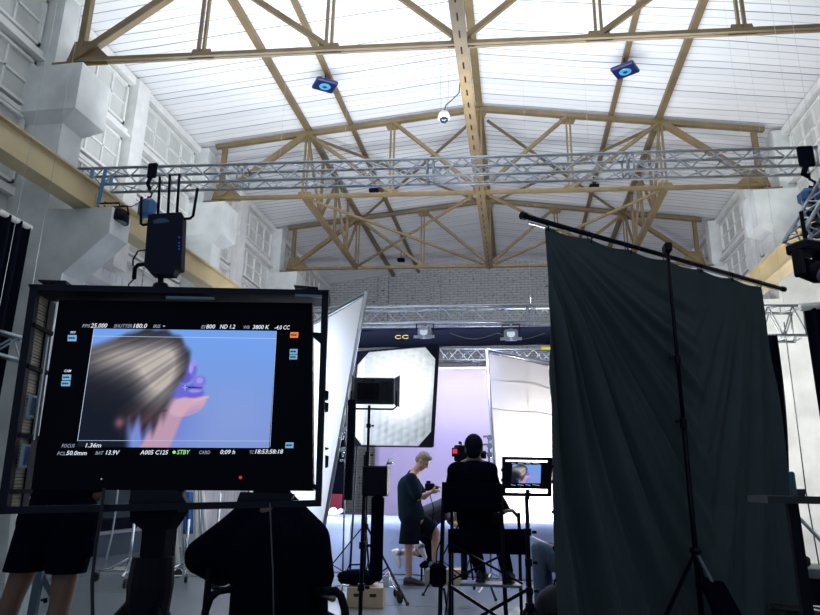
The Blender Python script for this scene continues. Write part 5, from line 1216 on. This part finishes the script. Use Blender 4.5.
# right side: hoist, slanting truss end, moving heads
tb_, ta, tc_ = hoist('blue chain hoist at the right end of the long truss', 805, 7.3, 150, 186, 206, 1.1)
a_, b_ = at(800, 246, 6.9), at(852, 176, 6.9)
box_truss('short steep aluminium truss at the right edge of the picture', a_, b_+Vector((0, .3, .1)), .22, .3, r=.02)
def moving_head(px, py, Y, s, label, rot, ztop):
    p = at(px, py, Y); t = thing('moving_head_light', label, 'stage light', p, rot, 'moving head lights at the right edge')
    MB().cbox((0, 0, .24*s), (.34*s, .26*s, .12*s), .02).build('base', M_black, t)
    for k in (-1, 1): MB().cbox((k*.15*s, 0, .06*s), (.05*s, .14*s, .30*s), .02).build('yoke_arm', M_black, t)
    m = MB(); m.M = Matrix.Rotation(math.radians(-58), 4, 'X'); m.lathe((0, 0, -.16*s), [(.06*s, .30*s), (.11*s, .26*s), (.12*s, .06*s), (.10*s, 0)], (0, 0, 1), 22); m.build('head', M_black, t, smooth=True)
    m = MB(); m.M = Matrix.Rotation(math.radians(-58), 4, 'X'); m.lathe((0, 0, -.165*s), [(.085*s, 0), (.07*s, -.015*s), (0, -.02*s)], (0, 0, 1), 20); m.build('lens', mat('smoked_lens', (.16, .18, .22), .15), t)
    MB().tube([(0, 0, .28*s), (0, 0, ztop)], .02, 8).build('hanger', M_black, t)
moving_head(810, 270, 6.6, .92, 'black moving head light with its round lens facing down at the right edge', .5, .62)
moving_head(817, 230, 7.2, .7, 'smaller black moving head light tucked above the other at the right edge', -.3, .45)

# right: truss corner of the set rig
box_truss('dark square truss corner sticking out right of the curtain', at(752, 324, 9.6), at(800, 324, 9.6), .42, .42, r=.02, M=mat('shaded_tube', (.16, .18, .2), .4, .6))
# black hanging gear between curtain and pillar
Yb = 9.0
BQ = lambda x, y: at(x, y, Yb)
m = sheet('black_leg_drape', M_navy, lambda u, v: BQ(766+(9+3*math.sin(v*6))*u+v*(10+13*u), 336+300*v)+Vector((0, .05*math.sin(u*18), 0)), 24, 30, None, .03)
tag(m, 'narrow black drape hanging between the grey curtain and the white pillar', 'drape')
m = MB(); m.tube([BQ(764, 338), BQ(769, 341), BQ(772, 348), BQ(774, 356)], .012, 6); m.tube([BQ(769, 405), BQ(775, 408), BQ(778, 416), BQ(779, 425)], .012, 6)
tag(m.build('white_cable_loops', M_white, smooth=True), 'thin white cable loops beside the narrow black drape', 'cable')
m = MB(); m.cbox(BQ(769.5, 370), (.05, .05, .14), .01); tag(m.build('wooden_tag', M_wood), 'small tan block on the edge of the narrow black drape', 'block')
m = MB(); m.cbox(BQ(788, 485)-Vector((0, .1, 0)), (.10, .08, .32), .02); tag(m.build('teal_pouch', mat('teal_nylon', (.01, .09, .11), .7)), 'teal pouch hanging on the narrow black drape near the dark rail', 'pouch')
# navy drapes along the walls
def wdrape(name, px, pts, label):
    pass
e_ = at(804, 312, 8.6)
dr = sheet('wall_drape', M_navy, lambda u, v: (e_.x+1.15*u, 8.6+.05*math.sin(u*48), (e_.z+.10*u)*(1-v)+.03), 80, 6, None)
tag(dr, 'dark navy drape at the right edge of the picture beside the white pillar', 'drape', 'navy drapes on the side walls')
tag(MB().tube([(e_.x-.04, 8.6, e_.z+.06), (e_.x+1.2, 8.6, e_.z+.17)], .05, 10).build('drape_rail', M_white), 'pale rail above the right navy drape', 'rail')
tag(MB().tube([at(784, 322, 9.6), at(806, 492, 9.6), Vector((at(806, 492, 9.6).x+.05, 9.6, .01))], .008, 6).build('hanging_cable', M_rubber), 'thin black cable hanging in front of the white pillar at the right', 'cable')
a_, b_ = atx(-2, 214, -6.15), atx(28, 230, -6.15)
dl_ = sheet('wall_drape', M_navy, lambda u, v: (-6.15+.05*math.sin(u*70), a_.y-1.6+(b_.y-a_.y+1.6)*u, (a_.z+(b_.z-a_.z)*u)*(1-v)+.05), 110, 8, None)
tag(dl_, 'dark navy drape in front of the left wall beside the pier', 'drape', 'navy drapes on the side walls')
tag(MB().tube([(-6.15, a_.y-1.7, a_.z+.04), (-6.15, b_.y+.03, b_.z+.04)], .04, 10).build('drape_rail', M_white), 'pale rail above the left navy drape', 'rail')
# left low truss end
box_truss('low aluminium truss poking in at the left edge beside the monitor', at(-30, 335, 6.2), at(24, 351, 6.2)+Vector((0, .2, 0)), .24, .36, r=.024)

# dark rail and post at the right
Yp = 2.9
PQ = lambda x, y, d=0: at(x, y, Yp+d)
t = thing('dark_shelf_stand', 'dark stand with a flat horizontal shelf in the lower right corner', 'stand', (PQ(808, 560).x, Yp, 0))
zr = PQ(800, 500).z
MB().box((PQ(766, 500).x, Yp-.02, zr-.014), (PQ(860, 500).x, Yp+.22, zr+.014)).build('shelf', mat('dark_teal_paint', (.003, .006, .010), .5), t, True)
MB().slab([PQ(797, 489), PQ(806, 489), PQ(805, 500), PQ(798.5, 500)], (0, .05, 0)).build('post_cap', mat('dark_teal_paint', (.003, .006, .010)), t, True)
MB().bar((PQ(807, 560).x, Yp+.05, 0), (PQ(807, 560).x-.01, Yp+.05, zr), .04, .03).build('post', M_black, t, True)
for a in (30, 150, 270): MB().bar((PQ(807, 560).x, Yp+.05, .25), (PQ(807, 560).x+.3*math.cos(math.radians(a)), Yp+.05+.3*math.sin(math.radians(a)), .015), .025).build('foot', M_black, t, True)
a_, b_ = at(786, 504, 5.5), at(835, 556, 5.5)
m = MB(); m.tube([a_, b_, b_+(b_-a_)*.9], .014, 8); 
e_ = tofl(b_, a_)
tag(MB().tube([a_, e_+Vector((0, 0, .014))], .013, 8).build('slanting_tube', M_chrome), 'thin steel tube leaning behind the dark shelf stand', 'tube')
# road case, cables
c_ = at(812, 566, 8.0); t = thing('road_case', 'grey road case on wheels behind the dark shelf stand', 'case', (c_.x+.1, 8.2, 0))
mc = mat('grey_case', (.10, .12, .13), .5)
MB().cbox((0, 0, .42), (.9, .5, .10), .01).build('lid', mc, t); MB().cbox((0, 0, .24), (.88, .48, .26), .01).build('case_body', M_navy, t)
for a in (-.44, .44): MB().cbox((a, -.25, .3), (.03, .03, .36), .005).build('corner_edge', M_chrome, t)
for a in (-.35, .35):
    for b in (-.18, .18): m = MB(); m.lathe((a-.02, b, .05), [(.05, 0), (.05, .04)], (1, 0, 0), 14); m.cbox((a, b, .1), (.06, .06, .03)); m.build('caster', M_rubber, t)
m = MB(); m.cbox((0, 0, .53), (.24, .2, .1), .02); m.tube([(-.1, 0, .5), (-.06, 0, .66), (.06, 0, .66), (.1, 0, .5)], .012, 8); o = m.build('tool_bag', mat('charcoal_nylon', (.012, .015, .022)), None); 
for v in o.data.vertices: v.co.z -= .47
o.location = (c_.x-.1, 8.15, .472); WM[o.name] = Matrix.Translation(o.location); tag(o, 'dark tool bag sitting on the grey road case', 'bag')
m = MB(); rr = random.Random(5); 
for k in range(16):
    cx_, cy_2, r_ = rr.uniform(-.08, .08), rr.uniform(-.05, .05), rr.uniform(.12, .2)
    m.tube([(cx_+r_*math.cos(a), cy_2+r_*.8*math.sin(a), .02+.012*k+.01*math.sin(a*2+k)) for a in [2*PI*j/20 for j in range(21)]], .011, 6)
o = m.build('cable_coil', M_rubber, None, smooth=True); cpp = at(800, 582, 7.2); o.location = (cpp.x-.05, 7.2, .0); WM[o.name] = Matrix.Translation(o.location); tag(o, 'coil of black cables on the floor in front of the grey road case', 'cable')

# ================================================================ LEFT BACKGROUND BELOW THE MONITOR
t = thing('low_bench', 'long low grey bench along the left wall beyond the person in shorts', 'bench', (-7.1, 10.5, 0))
MB().box((-7.33, 8.5, .36), (-6.95, 12.6, .41)).build('bench_top', mat('pale_grey_board', (.30, .33, .36), .5), t, True)
MB().box((-7.02, 8.52, 0.0), (-6.98, 12.58, .36)).build('front_panel', mat('slate_panel', (.05, .08, .10), .6), t, True)
for yy in (8.7, 10.5, 12.4): MB().box((-7.3, yy-.03, 0), (-7.22, yy+.03, .36)).build('leg', M_black, t, True)
tag(MB().box((-7.33, 8.55, .415), (-7.27, 12.55, 2.3)).build('dark_flat', mat('dark_teal_flat', (.018, .035, .042), .8)), 'dark teal scenery flat standing against the left wall on the low bench', 'panel')
tag(MB().box((-7.2, 9.6, .415), (-7.02, 11.8, .60)).build('black_case', M_navy), 'long black case lying on the low bench', 'case')
m = MB(); pts = [at(118, 487, 10.3)+Vector((0, 0, .6)), at(115, 515, 10.3), at(112, 535, 10.3), at(106, 560, 10.2)]
pts[-1] = Vector((pts[-1].x, 10.2, .02)); m.tube(pts, .016, 6); tag(m.build('pale_rope', mat('pale_rope', (.4, .46, .5), .8), smooth=True), 'pale rope slanting down past the low bench to the floor', 'rope')
# leaning poles and blue fabric cluster
xs = [(178, 0), (184, 1), (190, 2), (197, 0), (203, 1), (208, 0)]
for k, (px, kind) in enumerate(xs):
    b = at(px+2, 535, 10.3); top = at(px-4+3*k % 5, 484, 10.6)
    tt = top+(top-b)*1.2
    m = MB(); m.tube([Vector((b.x, b.y, .0)) if kind else Vector((b.x+.02, b.y, 0)), tt], .035 if kind == 0 else .022, 8)
    tag(m.build('leaning_pole', M_white if kind == 0 else (M_chrome if kind == 1 else M_blue), smooth=True), ['thick white pole leaning at the left of the pole bundle', 'thin chrome pole second from the left in the bundle', 'blue wrapped pole in the middle of the bundle', 'thick white pole just right of the blue wrapped pole', 'thin chrome pole second from the right in the bundle', 'thick white pole at the right end of the pole bundle'][k], 'pole', 'poles leaning beyond the big monitor')
m = sheet('blue_cloth', mat('royal_blue_cloth', (.03, .12, .35), .8), lambda u, v: at(183+9*u, 492+42*v, 10.1)+Vector((0, .04*math.sin(u*15), 0)), 16, 6, None, .01)
tag(m, 'royal blue cloth hanging among the leaning poles', 'cloth')
# rolling grip stands
def roller(px, py, hgt, label, s=1.0, m_=None):
    m_ = m_ or M_chrome
    f = atz(px, py, .0); t = thing('rolling_stand', label, 'stand', (f.x, f.y, 0), random.uniform(0, 2), 'rolling stands on the studio floor')
    MB().tube([(0, 0, .12), (0, 0, hgt)], .018*s, 8).build('pole', m_, t, smooth=True)
    for a in (30, 150, 270):
        c_, s_ = math.cos(math.radians(a)), math.sin(math.radians(a))
        lg = MB().tube([(0, 0, .30), (c_*.28*s, s_*.28*s, .16), (c_*.46*s, s_*.46*s, .13)], .014*s, 8).build('leg', m_, t, smooth=True)
        MB().tube([(0, 0, .14), (c_*.3*s, s_*.3*s, .15)], .010*s, 8).build('brace', m_, t)
        w_ = MB(); w_.lathe((c_*.46*s-.02*s_, s_*.46*s+.02*c_, .055), [(.055, 0), (.055, .03)], (-s_, c_, 0), 16); w_.build('caster', M_rubber, lg)
roller(127, 583, .72, 'short rolling stand left of the monitor stand column')
roller(182, 588, .80, 'rolling stand with casters right of the monitor stand column')
roller(213, 577, 1.1, 'rolling stand behind the elbow of the person seated below the monitor')
roller(388, 600, .30, 'low chrome rolling stand by the foot of the light stand', .5)
m = MB(); f = atz(100, 570, .02); m.tube([f, f+Vector((.3, .15, 0)), f+Vector((.7, .0, 0)), f+Vector((1.3, .1, 0))], .014, 6); m.tube([f+Vector((0, .3, 0)), f+Vector((.5, .38, .0)), f+Vector((1.2, .25, .0))], .014, 6)
tag(m.build('floor_cables', M_white, smooth=True), 'pale cables lying on the floor by the short rolling stand', 'cable')
tag(MB().slab([at(3, 600, 5), at(11, 600, 5), at(17, 500, 5), at(12, 500, 5)], (0, .04, 0)).build('white_board_edge', M_white), 'narrow white board leaning at the left edge behind the person in shorts', 'board')
